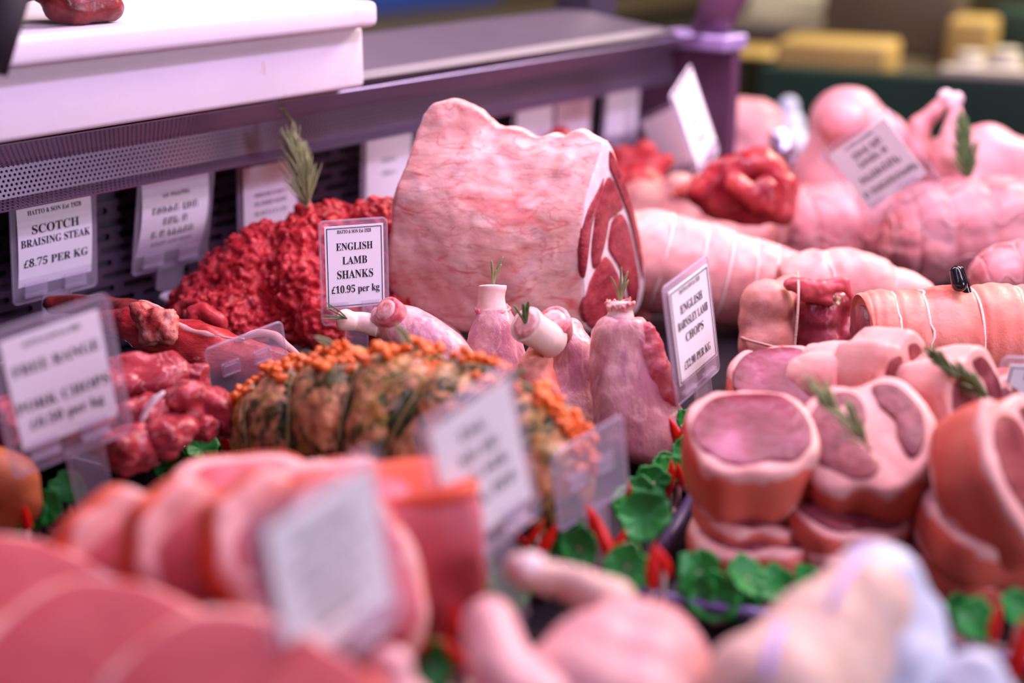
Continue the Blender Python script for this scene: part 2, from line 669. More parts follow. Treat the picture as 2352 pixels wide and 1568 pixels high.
M['wrap'] = plain('white_wrap', (.58, .62, .76), .4, vary=.06, bscale=14, bump=.2)
M['band'] = plain('purple_band', (.50, .36, .80), .4)
M['string'] = plain('butchers_string', (.86, .74, .66), .8, bump=.5, bscale=900)
M['net'] = plain('roasting_net', (.66, .36, .36), .8)
M['roll_fat'] = meat('roll_fat', [(.72, .30, .28), (.80, .43, .37), (.74, .34, .31)], 20, (1, 1, 1), .42, .35, 80, .15,
                     blotch=[((.76, .22, .20), 20, .58, .75, (1, 1, 1), 3.9, .7)])
M['roll_skin'] = meat('lamb_skin', [(.72, .19, .14), (.78, .27, .20), (.80, .32, .26)], 18, rgh=.42, bump=.2, bscale=300, sss=.15,
                      blotch=[((.66, .07, .06), 14, .60, .68, (1, 1, 1), 6.1, .7)])
M['roll_pink'] = meat('pink_joint', [(.56, .18, .20), (.68, .27, .28), (.74, .34, .35)], 24, rgh=.4, bump=.3, bscale=120, sss=.15,
                      blotch=[((.55, .12, .14), 30, .60, .75, (1, 1, 1), 2.9, .6)])
M['lamb_fat'] = meat('lamb_fat', [(.76, .36, .32), (.84, .48, .43)], 16, rgh=.42, bump=.2, sss=.18)
M['lamb_skin2'] = meat('chop_skin', [(.58, .085, .055), (.64, .13, .085), (.70, .19, .13)], 12, rgh=.42, bump=.15, sss=.15)
M['lamb_lean'] = meat('lamb_lean', [(.16, .022, .032), (.23, .040, .05), (.33, .085, .09)], 50, (1, 1, 1), .36, .3, 190, .1)
M['lamb_wet'] = meat('lamb_lean_bright', [(.17, .012, .030), (.26, .034, .075), (.44, .13, .22)], 26, rgh=.32, bump=.4, bscale=140, sss=.1)
M['bruised'] = meat('dark_beef', [(.05, .006, .008), (.13, .014, .016), (.26, .04, .035)], 30, rgh=.3, bump=.4, coat=.2)
M['leaf'] = plain('plastic_leaf', (.010, .26, .030), .5, vary=.3, bscale=60)
M['chili'] = plain('plastic_chili', (.78, .010, .006), .42, vary=.2, bscale=60)
M['stalk'] = plain('plastic_stalk', (.45, .30, .26), .5)
M['apricot'] = plain('dried_apricot', (.74, .145, .012), .35, vary=.35, bscale=120, sss=.2)
M['sage'] = plain('sage_leaf', (.30, .33, .16), .6, vary=.3, bscale=90)
M['clip'] = plain('black_clip', (.008, .008, .010), .2)
# ------------------------------------------------------------------ the setting
YW = 1.05          # slotted back panel of the counter
YR = 1.00          # foot of the perforated panel


def structure(name, mb, mat, smooth=False):
    o = link(name, mesh_of(mb, name, smooth), mat)
    o['kind'] = 'structure'
    return o


M['floor'] = plain('floor_tile', (.10, .085, .075), .5, vary=.2, bscale=8)
M['wall'] = plain('shop_wall', (.045, .040, .028), .7, vary=.3, bscale=3)
M['wall2'] = plain('shop_wall_tan', (.20, .16, .10), .7, vary=.3, bscale=2)
structure('floor', MB().box((-2, -3, -.1), (7.2, 4.2, 0)), M['floor'])
structure('wall_back', MB().box((-2, 4.0, 0), (7.0, 4.2, 3.0)), M['wall'])
structure('wall_far', MB().box((7.0, -3, 0), (7.2, 4.2, 3.0)), M['wall2'])

counter = empty('display_counter', (.7, .4, 0), 'long refrigerated butcher display counter with steel ledge and perforated rear panel', 'display counter')
part('cabinet', MB().box((-.7, -.32, 0), (1.98, 1.30, .785)), M['steel_dark'], counter, False)
part('deck_plate', MB().box((-.7, -.32, .785), (1.98, YW, DECK)), M['deck'], counter, False)


def sheet(rows, x0, x1, thick=None):
    """a bent metal sheet: (y, z) profile pulled along X, with UVs in metres"""
    me = bpy.data.meshes.new('sheet')
    vs, fs, uv = [], [], []
    s = [0]
    for a, b in zip(rows, rows[1:]):
        s.append(s[-1] + math.hypot(b[0] - a[0], b[1] - a[1]))
    for (y, z) in rows:
        vs += [(x0, y, z), (x1, y, z)]
    for i in range(len(rows) - 1):
        fs.append((2 * i, 2 * i + 1, 2 * i + 3, 2 * i + 2))
        uv += [(0, s[i]), (x1 - x0, s[i]), (x1 - x0, s[i + 1]), (0, s[i + 1])]
    me.from_pydata(vs, [], fs)
    l = me.uv_layers.new(name='UVMap')
    for k, c in enumerate(uv):
        l.data[k].uv = c
    me.update()
    return me


def sheet_part(name, rows, x0, x1, mat):
    me = sheet(rows, x0, x1)
    o = link(name, me, mat, counter)
    o.location = -Vector(counter.location)
    m = o.modifiers.new('thick', 'SOLIDIFY')
    m.thickness = .0012
    return o


zrail = ony(0, 487, YR - .012).z
XE = ony(1535, 85, .945).x
XP = ony(1482, 200, YW).x


def onx(px, py, x):
    r = ray(px, py)
    return CAM + r * ((x - CAM.x) / r.x)


zc0 = ony(0, 332, .925).z           # underside of the riser block
sheet_part('slotted_panel', [(YW, DECK), (YW, zc0 - .012)], -.7, XP - .01, M['slots'])
part('slot_shade_backing', MB().box((-.7, YW + .035, DECK), (XP - .01, YW + .05, zc0 - .012)), M['near_black'], counter, False)  # near-black sheet standing in for the shade behind the slots
sheet_part('perforated_panel', [(YR - .012, zrail), (YR, zrail + .006), (YR + .004, zrail + .030), (YR - .002, zrail + .034), (YR - .052, zc0 - .006)], -.7, XP - .01, M['perf'])
zl0 = ony(875, 185, YR - .04).z
zl1 = ony(875, 152, YR - .04).z
zl2 = ony(875, 82, YR + .02).z
led = MB()
xb_l = ony(838, 120, .925).x + .002
prof = [(YR - .02, zl0 - .004), (YR - .05, zl0), (YR - .055, (zl0 + zl1) / 2), (YR - .05, zl1), (YR + .02, zl2), (YR + .05, zl2), (YR + .05, zl0 - .004)]
n = len(prof)
xs = [(xb_l, xb_l), (XE + .03, XE - .06)]
vs = []
for k, (xa, xb) in enumerate(xs):
    for i, (y, z) in enumerate(prof):
        f = (z - zl0) / (zl2 - zl0)
        vs.append((xa + (xb - xa) * max(0, f), y, z))
led.add(vs, [(i, (i + 1) % n, n + (i + 1) % n, n + i) for i in range(n)] + [tuple(range(n)), tuple(range(2 * n - 1, n - 1, -1))])
part('steel_ledge', led, M['steel'], counter, False)
part('ledge_bracket', MB().box((XE - .05, YR + .02, zl0), (XE, YR + .07, zl2 + .10)), M['steel_dark'], counter, False)
M['plum'] = plain('plum_panel', (.13, .055, .11), .4, .2, vary=.15, bscale=8)
M['lilac'] = plain('lilac_trim', (.42, .30, .60), .4, .3)
ye = onx(1688, 165, XP).y
za, zb_ = onx(1610, 114, XP - .02).z, onx(1610, 78, XP - .02).z
part('end_panel', MB().rbox((XP - .004, ye, DECK), (XP + .012, YW + .02, za - .001), .003), M['plum'], counter, False)
part('end_shelf', MB().rbox((XP - .03, ye - .004, za), (XP + .02, onx(1535, 95, XP).y, zb_), .004), M['lilac'], counter, False)
part('end_post', MB().tube([onx(1625, 78, XP), onx(1655, 20, XP), onx(1715, -120, XP)], [.024, .024, .026], 10), M['plum'], counter)
part('rear_step', MB().rbox((-.7, YW - .055, DECK), (.58, YW - .004, DECK + .045), .004), M['steel_dark'], counter, False)
part('glass_upright', MB().tube([ony(-30, 160, .80), ony(38, -70, .80)], [.012, .012], 12), M['near_black'], counter)

# ------------------------------------------------------------------ boards on the counter top
yb = .905
zb0, zb1 = ony(0, 163, yb).z, ony(0, 88, yb).z
xb = ony(872, 50, yb).x
board = MB().rbox((-.6, yb, zb0), (xb, yb + .30, zb1), .006)
solid('chopping_board', board, M['poly'], 'thick white plastic chopping board with a stained edge on top of the riser block', 'chopping board')
yb2 = .925
zc0 = ony(0, 332, yb2).z
xb2 = ony(838, 120, yb2).x
solid('riser_block', MB().rbox((-.6, yb2, zc0), (xb2, yb2 + .27, zb0 - .0005), .005), M['poly'], 'white plastic riser block under the chopping board beside the steel ledge', 'block')
part('stand', MB().box((-.55, YR + .055, .785), (xb2 - .05, YR + .15, zc0 - .0006)), M['steel_dark'], counter, False)
mm = MB()
pc = ony(120, 55, yb + .05)
pc.z = zb1
rn = random.Random(5)
for k in range(16):
    q = pc + Vector((rn.uniform(-.075, .045), rn.uniform(-.02, .03), rn.uniform(.006, .060)))
    mm.caps(q, q + Vector((rn.uniform(.01, .035), rn.uniform(-.01, .01), rn.uniform(-.01, .012))), rn.uniform(.008, .015), rn.uniform(.008, .016))
mm = rough(fuse(mm, .003, 3), [(.004, .02), (.0015, .006)], 3)
lo = min(v.z for v in mm.v)
for v in mm.v:
    v.z += zb1 - lo
solid('dark_beef_piece', mm, M['bruised'], 'dark aged beef piece lying on the white chopping board', 'meat')

# ------------------------------------------------------------------ price tickets


def serif(s):
    o = ''
    for c in s:
        if 'A' <= c <= 'Z':
            o += chr(0x1D400 + ord(c) - 65)
        elif 'a' <= c <= 'z':
            o += chr(0x1D41A + ord(c) - 97)
        elif '0' <= c <= '9':
            o += chr(0x1D7CE + ord(c) - 48)
        else:
            o += c
    return o


def text_mesh(s, cap, xs):
    cu = bpy.data.curves.new('t', 'FONT')
    cu.body = serif(s)
    cu.align_x = 'CENTER'
    cu.size = cap / .68
    cu.resolution_u = 3
    o = bpy.data.objects.new('t', cu)
    COL.objects.link(o)
    dg = bpy.context.evaluated_depsgraph_get()
    me = bpy.data.meshes.new_from_object(o.evaluated_get(dg))
    vs = [Vector((v.co.x * xs, 0, v.co.y)) for v in me.vertices]
    fs = [tuple(p.vertices) for p in me.polygons]
    bpy.data.objects.remove(o)
    bpy.data.curves.remove(cu)
    bpy.data.meshes.remove(me)
    return vs, fs


def scribble(width, cap, seed):
    """letters too blurred to read: upright strokes with thin joins"""
    r = random.Random(seed)
    vs, fs = [], []

    def q(x0, x1, z0, z1):
        k = len(vs)
        vs.extend([Vector((x0, 0, z0)), Vector((x1, 0, z0)), Vector((x1, 0, z1)), Vector((x0, 0, z1))])
        fs.append((k, k + 1, k + 2, k + 3))
    x = -width / 2
    while x < width / 2:
        q(x, x + cap * .2, 0, cap)
        z = r.choice((0, .45, .85)) * cap
        q(x + cap * .2, x + cap * .55, z, z + cap * .14)
        q(x + cap * .52, x + cap * .64, 0, cap * r.choice((.6, 1)))
        x += cap * r.choice((.85, .85, .9, 1.3))
    return vs, fs


def rounded(w, h, r, n=5, x0=0, z0=0):
    o = []
    for cx, cz, a0 in ((w / 2 - r, h / 2 - r, 0), (-w / 2 + r, h / 2 - r, 90), (-w / 2 + r, -h / 2 + r, 180), (w / 2 - r, -h / 2 + r, 270)):
        for k in range(n + 1):
            a = math.radians(a0 + 90 * k / n)
            o.append((x0 + cx + r * math.cos(a), z0 + cz + r * math.sin(a)))
    return o


def plate(mb, out, y0, y1):
    n = len(out)
    vs = [Vector((x, y0, z)) for x, z in out] + [Vector((x, y1, z)) for x, z in out]
    fs = [tuple(range(n)), tuple(range(2 * n - 1, n - 1, -1))] + [(i, n + i, n + (i + 1) % n, (i + 1) % n) for i in range(n)]
    return mb.add(vs, fs)


def ticket(label, pos, rot, w, h, lines=(), sc=1.0, foot=0.0, bend=0.0, marg=(.005, .005), border=False, card=True, stem_x=.0, group='price tickets', world=None, minstem=0.02, holder=True):
    c = CAM + gv(*pos) * sc if world is None else world
    w, h = w * sc, h * sc
    yaw, pit, rol = [math.radians(a) for a in rot]
    yaw = yaw + HEAD - math.pi / 2
    R3 = Matrix.Rotation(yaw, 3, 'Z') @ Matrix.Rotation(pit, 3, 'X') @ Matrix.Rotation(rol, 3, 'Y')
    mt = marg[1] + .009
    zlow = -h / 2 - mt
    dn = (R3 @ Vector((0, 0, 1))).z
    stem = max(minstem, (c.z + zlow * dn - DECK - foot - .003) / dn)
    footp = Vector((stem_x, 0, zlow - stem))
    o = empty('price_ticket' if card else 'ticket_holder', c + R3 @ footp, label, 'price ticket' if card else 'ticket holder', group)
    o.rotation_mode = 'YXZ'
    o.rotation_euler = (pit, rol, yaw)

    def put(name, mb, mat, par, smooth=False):
        me = mesh_of(mb, name, smooth, footp)
        return link(name, me, mat, par)

    def bz(v):
        v.y += bend * (v.z / h) ** 2 * h
        return v
    if holder:
        b = MB()
        outl = rounded(w + 2 * marg[0], h + marg[1] + mt, .004, x0=0, z0=(marg[1] - mt) / 2)
        plate(b, outl, .0012, .0026)
        b.tube([Vector((x, .0019, z)) for x, z in outl], .0009, 6, closed=True, up=Vector((0, 1, 0)))
        put('backing', b, M['clear'], o)
    for sx in (-.30, .24):
        cb = MB()
        z0 = -h / 2 - .006
        cw = .0075 * (w / .05)
        cb.box((sx * w - cw, -.0030, z0), (sx * w + cw, -.0018, z0 + .011))
        cb.box((sx * w - cw, -.0030, z0 - .002), (sx * w + cw, .0012, z0))
        if not card:
            cb = MB()
            zc, hw, hh = -.002, .0062, .0050
            fr_ = [(sx * w * .9 - hw, zc - hh), (sx * w * .9 + hw, zc - hh), (sx * w * .9 + hw, zc + hh), (sx * w * .9 - hw, zc + hh)]
            for q in range(4):
                a_, b_ = fr_[q], fr_[(q + 1) % 4]
                cb.tube([Vector((a_[0], .0004, a_[1])), Vector((b_[0], .0004, b_[1]))], .0011, 6)
            cb.box((sx * w * .9 - hw * .8, -.0016, zc - hh * .8), (sx * w * .9 + hw * .8, .0006, zc + hh * .7))
        put('clip', cb, M['clear'], o)
    sb = MB()
    sw = .0095 * (w / .05)
    plate(sb, [(stem_x + sw, zlow + .004), (stem_x - sw, zlow + .004), (stem_x - sw, zlow - stem * .7), (stem_x, zlow - stem), (stem_x + sw, zlow - stem * .7)], .0010, .0028)
    for s in (-1, 1):
        sb.box((stem_x + s * sw - .0006, -.0004, zlow - stem * .7), (stem_x + s * sw + .0006, .0010, zlow + .004))
    put('stem', sb, M['clear'], o)
    if not card:
        return o
    pb = MB()
    nz = 10
    vs = [bz(Vector((x, y, -h / 2 + h * k / nz))) for y in (-.0003, .0006) for k in range(nz + 1) for x in (-w / 2, w / 2)]
    m2 = 2 * (nz + 1)
    fs = []
    for k in range(nz):
        a = 2 * k
        fs += [(a, a + 1, a + 3, a + 2), (m2 + a, m2 + a + 2, m2 + a + 3, m2 + a + 1), (a, a + 2, m2 + a + 2, m2 + a), (a + 1, m2 + a + 1, m2 + a + 3, a + 3)]
    fs += [(0, m2, m2 + 1, 1), (m2 - 2, m2 - 1, 2 * m2 - 1, 2 * m2 - 2)]
    pb.add(vs, fs)
    cardo = put('card', pb, M['paper'], o)
    lb = MB()
    for i, L in enumerate(lines):
        txt, cap, fz, xs = L
        vs, fs = scribble(xs * w, cap * h, i * 7 + int(abs(c.x) * 1e4)) if txt is None else text_mesh(txt, cap * h, xs)
        lb.add([bz(v + Vector((0, -.0007, h / 2 - fz * h - cap * h / 2))) for v in vs], fs)
    if lines:
        put('lettering', lb, M['ink'], cardo)
    if border:
        fb = MB()
        a, b_, t = w / 2 - .0015, h / 2 - .0015, .0005
        for x0, x1, z0, z1 in ((-a, a, b_ - t, b_), (-a, a, -b_, -b_ + t), (-a, -a + t, -b_, b_), (a - t, a, -b_, b_)):
            fb.box((x0, -.0007, z0), (x1, -.0005, z1))
        put('printed_border', fb, M['ink'], cardo)
    return o


HEADER = 'HATTO & SON Est 1928'
ticket('clear price ticket reading ENGLISH LAMB SHANKS between the mince and the rib joint', (-.1245, 1.0863, -.3058), (22.6, -3.5, 1.6), .048, .066,
       [(HEADER, .042, .07, .62), ('ENGLISH', .088, .25, .78), ('LAMB', .092, .42, .80), ('SHANKS', .098, .59, .78), ('£10.95 per kg', .088, .77, .78)], sc=.975, border=True, marg=(.0035, .004))
ticket('clear price ticket reading ENGLISH BARNSLEY LAMB CHOPS beside the large lamb shank', (.1182, .8807, -.2877), (53.1, -4.5, -9.1), .050, .066,
       [(HEADER, .044, .07, .56), ('ENGLISH', .088, .25, .74), ('BARNSLEY LAMB', .088, .405, .54), ('CHOPS', .088, .56, .80), ('£12.90 PER KG', .082, .83, .62)], sc=1.09, border=True, marg=(.0045, .005), stem_x=.004)
ticket('price ticket reading FREE RANGE PORK CHOPS in front of the diced beef tray', (-.2456, .726, -.2688), (41.1, 4.9, -7.2), .056, .066,
       [(HEADER, .045, .08, .68), ('FREE RANGE', .095, .29, .85), ('PORK CHOPS', .095, .62, .90), ('£6.50 per kg', .090, .79, .92)], sc=1.08, marg=(.008, .007), stem_x=.006)
ticket('large blurred price ticket standing in the pork chops at the very front', (-.071, .5005, -.2643), (50.2, .4, -8.3), .056, .066,
       [(None, .06, .20, .5), (None, .06, .36, .62), (None, .06, .52, .55), (None, .06, .68, .5), (None, .05, .82, .4)], sc=1.04, foot=.04)
ticket('blurred price ticket with four lines standing before the herb crusted joint', (-.0134, .5942, -.2617), (45.8, .2, -13.9), .050, .066,
       [(None, .095, .18, .36), (None, .095, .36, .48), (None, .095, .53, .62), (None, .095, .72, .62)], sc=1.12, marg=(.006, .006))


def rail_ticket(label, px, py, w, h, lines, bend=0.0, pit=4, y=None, yaw=49, foot=.0):
    return ticket(label, None, (yaw, pit, 0), w, h, lines, world=ony(px, py, y or YW - .03), bend=bend, foot=foot, group='price tickets along the rear panel')


rail_ticket('price ticket reading SCOTCH BRAISING STEAK at the near end of the rear panel', 128, 545, .068, .076,
            [(HEADER, .05, .17, .8), ('SCOTCH', .095, .36, 1.0), ('BRAISING STEAK', .085, .50, .80), ('£8.75 PER KG', .09, .73, .92)], bend=.12, pit=8, foot=.045)
rail_ticket('curled price ticket on the rear panel next beyond the braising steak one', 403, 490, .070, .078,
            [(None, .05, .25, .4), (None, .085, .42, .7), (None, .085, .57, .35), (None, .085, .72, .66), (None, .05, .85, .62)], bend=.30, pit=14, foot=.045)
rail_ticket('price ticket on the rear panel behind the tall rosemary sprig', 622, 458, .064, .068, [(None, .05, .40, .6), (None, .05, .52, .6), (None, .05, .66, .6)])
rail_ticket('price ticket on the rear panel half hidden by the fat rib joint', 893, 388, .062, .068, [(None, .06, .35, .3), (None, .06, .55, .3)])
rail_ticket('price ticket on the rear panel just above the flat top of the rib joint', 1228, 285, .062, .066, [])
rail_ticket('price ticket on the rear panel in the middle of the far three', 1317, 270, .062, .066, [])
rail_ticket('price ticket on the rear panel closest to the plum end panel', 1430, 248, .062, .066, [])
ticket('shorter of two tilted white tickets behind the red topside, lower one', (.1833, 1.6655, -.3156), (-41.3, 6.7, -27.1), .05, .066, [], foot=.05, group='tilted tickets')
ticket('taller narrow white ticket tilted above the red topside', (.1484, 1.1485, -.2003), (60.4, -13.2, -20.6), .048, .066, [(None, .07, .5, .3), (None, .07, .75, .3)], sc=1.30, foot=.10, group='tilted tickets')
ticket('square white ticket tilted like a diamond above the netted joints', (.3547, 1.3642, -.2815), (-23.0, 7.8, -39.0), .066, .068,
       [(None, .04, .07, .5), (None, .10, .22, .42), (None, .10, .37, .42), (None, .11, .58, .68), (None, .10, .80, .86)], foot=.05, marg=(.008, .006), stem_x=.01)
ticket('empty clear ticket holder with two square clips before the red beef rib', (-.195, .9917, -.3503), (35.4, 11.3, -10.7), .052, .030, card=False, sc=.98, group='empty ticket holders')
ticket('blurred empty clear ticket holder between the herb joint and the lamb shanks', (.047, .765, -.338), (40, 5, -12), .046, .036, card=False, sc=1.0, group='empty ticket holders')
ticket('price ticket cut by the photo edge beneath the strung lamb roll', None, (8, 4, 6), .05, .066, [('HATTO', .1, .10, .8), ('B', .13, .35, 1), ('F', .13, .60, 1), ('£', .12, .83, 1)],
       world=at(2372, 945, .955), border=True, minstem=.004)
# ------------------------------------------------------------------ trays
def tray(label, c, e1, L1, L2, h, rim, inner, rimw=.008, wall=.004, rad=.025, name='tray', base=0.001, cat='tray', flare=.008):
    """a rolled-rim tray: corner c, long side along e1, the other side to its left"""
    e1 = Vector(e1); e1.z = 0; e1.normalize()
    e2 = UZ.cross(e1)
    o3 = c + e1 * L1 / 2 + e2 * L2 / 2
    o = empty(name, Vector((o3.x, o3.y, DECK)), label, cat)

    def ring(out, z):
        return [Vector((o3.x, o3.y, 0)) + e1 * x + e2 * y + UZ * z for x, y in rounded(L1 + 2 * out, L2 + 2 * out, max(.003, rad + out), 6)]
    zb = DECK + base
    zt = DECK + h
    lo = [ring(-flare, zb), ring(0, zt), ring(-wall, zt), ring(-wall - flare, zb + .0025)]
    n = len(lo[0])
    vs = sum(lo, [])
    fs = []
    for i in range(3):
        fs += [(i * n + k, i * n + (k + 1) % n, (i + 1) * n + (k + 1) % n, (i + 1) * n + k) for k in range(n)]
    fs += [tuple(range(n)), tuple(range(3 * n, 4 * n))]
    part('tray_body', MB().add(vs, fs), inner, o, False)
    part('rolled_rim', MB().tube(ring(.001, zt), rimw / 2, 8, closed=True, up=UZ), rim, o)
    return o


# ------------------------------------------------------------------ rib joint
D0 = 1.20
P0 = at(1342, 752, D0)                       # bottom front corner of the cut end
hdir = (RT * .50 + GR * .866).normalized()    # the cut end runs away from the camera
nE = hdir.cross(UZ).normalized()
if nE.dot(RT) < 0:
    nE = -nE


def E_(px, py, off=0.0):
    return onp(px, py, P0 + nE * off, nE)


edge_l = [(1342, 752), (1339, 690), (1333, 610), (1331, 540), (1337, 480), (1352, 420), (1370, 365), (1383, 325)]
edge_r = [(1394, 322), (1408, 345), (1424, 395), (1440, 440), (1456, 490), (1470, 540), (1480, 590), (1484, 640), (1478, 690), (1462, 725), (1430, 748), (1390, 764), (1362, 764)]
endo = [E_(x, y) for x, y in smoothed(edge_l, 56)] + [E_(x, y) for x, y in smoothed(edge_r, 40)]
rib = empty('rib_joint', Vector((P0.x, P0.y, DECK)), 'huge fat-covered beef rib joint with its cut end facing the strung rolls', 'meat joint')
ne = len(endo)
zmin, zmax = min(p.z for p in endo), max(p.z for p in endo)
Lj = 0.152
adir = (-RT * 1.0 + GR * .06).normalized()
NS = 110
prof_top = smoothed([(0, 0.0), (.06, .004), (.13, .008), (.2, .003), (.28, .0055), (.36, .003), (.45, .008), (.5, .010), (.58, .010), (.66, .020), (.74, .026), (.82, .030), (.90, .031), (.97, .026), (1.0, .016)], 200)


def top_add(u):
    k = min(199, int(u * 199))
    return prof_top[k][1]


vs, fs = [], []
for i in range(NS):
    u = i / (NS - 1)
    # the far end closes like a rounded cut
    q = 1.0 if u < .93 else math.sqrt(max(0.02, 1 - ((u - .93) / .075) ** 2))
    cc = sum((p for p in endo), Vector()) / ne
    for k, p in enumerate(endo):
        v = (p.z - zmin) / (zmax - zmin)
        w = p + adir * (u * Lj)
        w.z += top_add(u) * v ** 2
        # left end leans out towards its foot, and the front bellies
        w += adir * (u * .024 * (1 - v) ** .8)
        w -= GR * (.016 * math.sin(math.pi * min(1, u * 1.0)) * math.sin(math.pi * min(1, v * .9 + .12)))
        if q < 1:
            m = Vector((cc.x, cc.y, p.z)) + adir * (u * Lj + u * .024 * (1 - v) ** .8)
            w = m + (w - m) * q
            w.z = w.z - (1 - q) * .010 * v
        vs.append(w)
for i in range(NS - 1):
    for k in range(ne):
        l = (k + 1) % ne
        fs.append((i * ne + k, (i + 1) * ne + k, (i + 1) * ne + l, i * ne + l))
fs.append(tuple(range((NS - 1) * ne, NS * ne)))
fs.append(tuple(range(ne - 1, -1, -1)))
fm = MB().add(vs, fs)
me0 = mesh_of(fm)
nr = [v.normal.copy() for v in me0.vertices]
for i, v in enumerate(fm.v):
    u = (i // ne) / (NS - 1)
    k = min(1.0, u * 9)
    d = .0034 * noise.noise(v / .035) + .0013 * noise.noise(Vector((v.x, v.y, v.z * 2)) / .015) + .0004 * noise.noise(Vector((v.x, v.y, v.z * 1.8)) / .0065)
    d += .0012 * (1 - abs(noise.noise(v / .03 + Vector((3, 1, 2)))) * 2)
    fm.v[i] = v + nr[i] * d * k
lowz = min(v.z for v in fm.v)
for v in fm.v:
    v.z = max(v.z, DECK + .0135)
part('fat_cover', fm, M['fat'], rib)


def patch(px, off, n=60, dome=.0012, smooth_n=True):
    """a raised island of flesh on the cut end"""
    o = [E_(x, y, off) for x, y in closed_smooth(px, n)]
    c = sum(o, Vector()) / n
    vs, fs = [], []
    steps = [(1.0, -.003), (1.0, 0), (.97, dome * .6), (.85, dome), (.55, dome * 1.2)]
    for q in range(n):
        o[q] = o[q] + (o[q] - c).normalized() * (.0012 * noise.noise(o[q] / .006))
        o[q].z = max(o[q].z, DECK + .014)
    for s, h in steps:
        vs += [c + (p - c) * s + nE * h for p in o]
    vs.append(c + nE * dome * 1.3)
    for i in range(len(steps) - 1):
        for k in range(n):
            l = (k + 1) % n
            fs.append((i * n + k, i * n + l, (i + 1) * n + l, (i + 1) * n + k))
    for k in range(n):
        fs.append(((len(steps) - 1) * n + k, (len(steps) - 1) * n + (k + 1) % n, len(vs) - 1))
    return MB().add(vs, fs)


part('cut_face', patch([(1346, 748), (1343, 690), (1338, 610), (1336, 540), (1342, 480), (1357, 422), (1375, 368), (1388, 330), (1396, 330), (1406, 352), (1422, 400), (1438, 445), (1454, 495), (1468, 545), (1477, 595), (1480, 640), (1474, 690), (1458, 722), (1428, 744), (1390, 759), (1362, 759)], .0012, 110, .0006), M['seam'], rib)
for pl in (
    [(1387, 408), (1372, 440), (1354, 475), (1340, 520), (1335, 570), (1336, 615), (1341, 640), (1346, 610), (1350, 560), (1357, 505), (1368, 460), (1382, 425)],
    [(1396, 408), (1410, 418), (1424, 448), (1430, 478), (1412, 478), (1399, 505), (1392, 545), (1384, 580), (1372, 612), (1362, 614), (1358, 580), (1362, 535), (1370, 480), (1382, 438)],
    [(1402, 345), (1418, 378), (1436, 425), (1453, 480), (1468, 540), (1476, 590), (1477, 640), (1469, 610), (1458, 550), (1444, 500), (1430, 460), (1414, 412), (1400, 385)],
    [(1410, 500), (1426, 492), (1438, 506), (1451, 550), (1461, 600), (1468, 645), (1463, 690), (1450, 712), (1442, 680), (1428, 628), (1408, 592), (1397, 570), (1400, 530)],
    [(1386, 590), (1402, 598), (1421, 632), (1434, 670), (1440, 710), (1428, 738), (1398, 754), (1364, 757), (1347, 742), (1341, 712), (1347, 674), (1364, 625)],
):
    part('lean_meat', patch(pl, .0022, 56), M['beef'], rib)
for (x, y, r) in ((1498, 662, .010), (1508, 700, .012), (1486, 722, .010)):
    p = E_(x, y, -.012)
    p -= hdir * .012
    mb = MB().ball(p, (r, r, r * 1.15))
    mb = rough(mb, [(.002, .008)], x)
    mb.v = [Vector((v.x, v.y, max(v.z, DECK + .0135))) for v in mb.v]
    part('rib_end', mb, M['roll_pink'], rib)

# ------------------------------------------------------------------ rosemary


def sprig(label, base, tip, n=26, L=.022, mat='rosemary', spread=1.0, seed=1, bend=None, cat='rosemary', r0=.0011, wid=.0011, group='rosemary sprigs'):
    r = random.Random(seed)
    base, tip = Vector(base), Vector(tip)
    mid = (base + tip) / 2 + (bend or Vector())
    path = [Vector(p) for p in smoothed([base, mid, tip], 14)]
    o = empty('rosemary_sprig', base, label, cat, group)
    part('twig', MB().tube(path, [r0 * (1 - .6 * i / 13) for i in range(14)], 6), M['twig'], o)
    nb = MB()
    ax = (tip - base).normalized()
    s1 = ax.orthogonal().normalized()
    s2 = ax.cross(s1)
    for k in range(n):
        t = .10 + .90 * (k + r.random() * .5) / n
        f = t * 13
        i = min(12, int(f))
        p = path[i].lerp(path[i + 1], f - i)
        a = r.random() * 6.283
        out = (s1 * math.cos(a) + s2 * math.sin(a))
        d = (ax * r.uniform(.7, 1.2) + out * spread * r.uniform(.5, .9) * (1.05 - .6 * t)).normalized()
        l = L * r.uniform(.7, 1.1) * (1 - .35 * t)
        q1 = p + d * l * .5 + ax * l * .05
        q2 = p + d * l + ax * l * .18
        nb.tube([p, p + d * l * .25, q1, q2 - (q2 - q1) * .3, q2], [wid * .5, wid, wid * 1.05, wid * .8, wid * .15], 5, flat=.55)
    part('needles', nb, M[mat], o)
    return o


def needles(label, base, dirs, mat='rosemary_light', group='rosemary sprigs in the lamb shanks', wid=.0011):
    """a few long needles pushed into a bone"""
    base = Vector(base)
    o = empty('rosemary_tip', base, label, 'rosemary', group)
    for d, l, c in dirs:
        d, c = Vector(d), Vector(c)
        pts = [base + d * (l * t) + c * (t * t) for t in (0, .2, .4, .6, .8, .93, 1)]
        part('needle', MB().tube(pts, [wid * .7, wid, wid * 1.1, wid * 1.1, wid, wid * .7, wid * .15], 6, flat=.5), M[mat], o)
    return o

# ------------------------------------------------------------------ lamb shanks


def pix_loft(pts, d, depth=1.0, n=40, rings=48, mod=None, up=None, rot_d=None):
    """a body of revolution laid along a run of (px, py, half width in pixels[, depth shift]) at distance d"""
    path, rad = [], []
    for q in pts:
        dd = d + (q[3] if len(q) > 3 else 0)
        path.append(at(q[0], q[1], dd))
        r = q[2] / FPX * dd
        rad.append((r, r * depth))
    t = (path[-1] - path[0]).normalized()
    view = (path[0] - CAM).normalized()
    return loft(path, rad, n, up=up or -view, mod=mod, rings=rings)


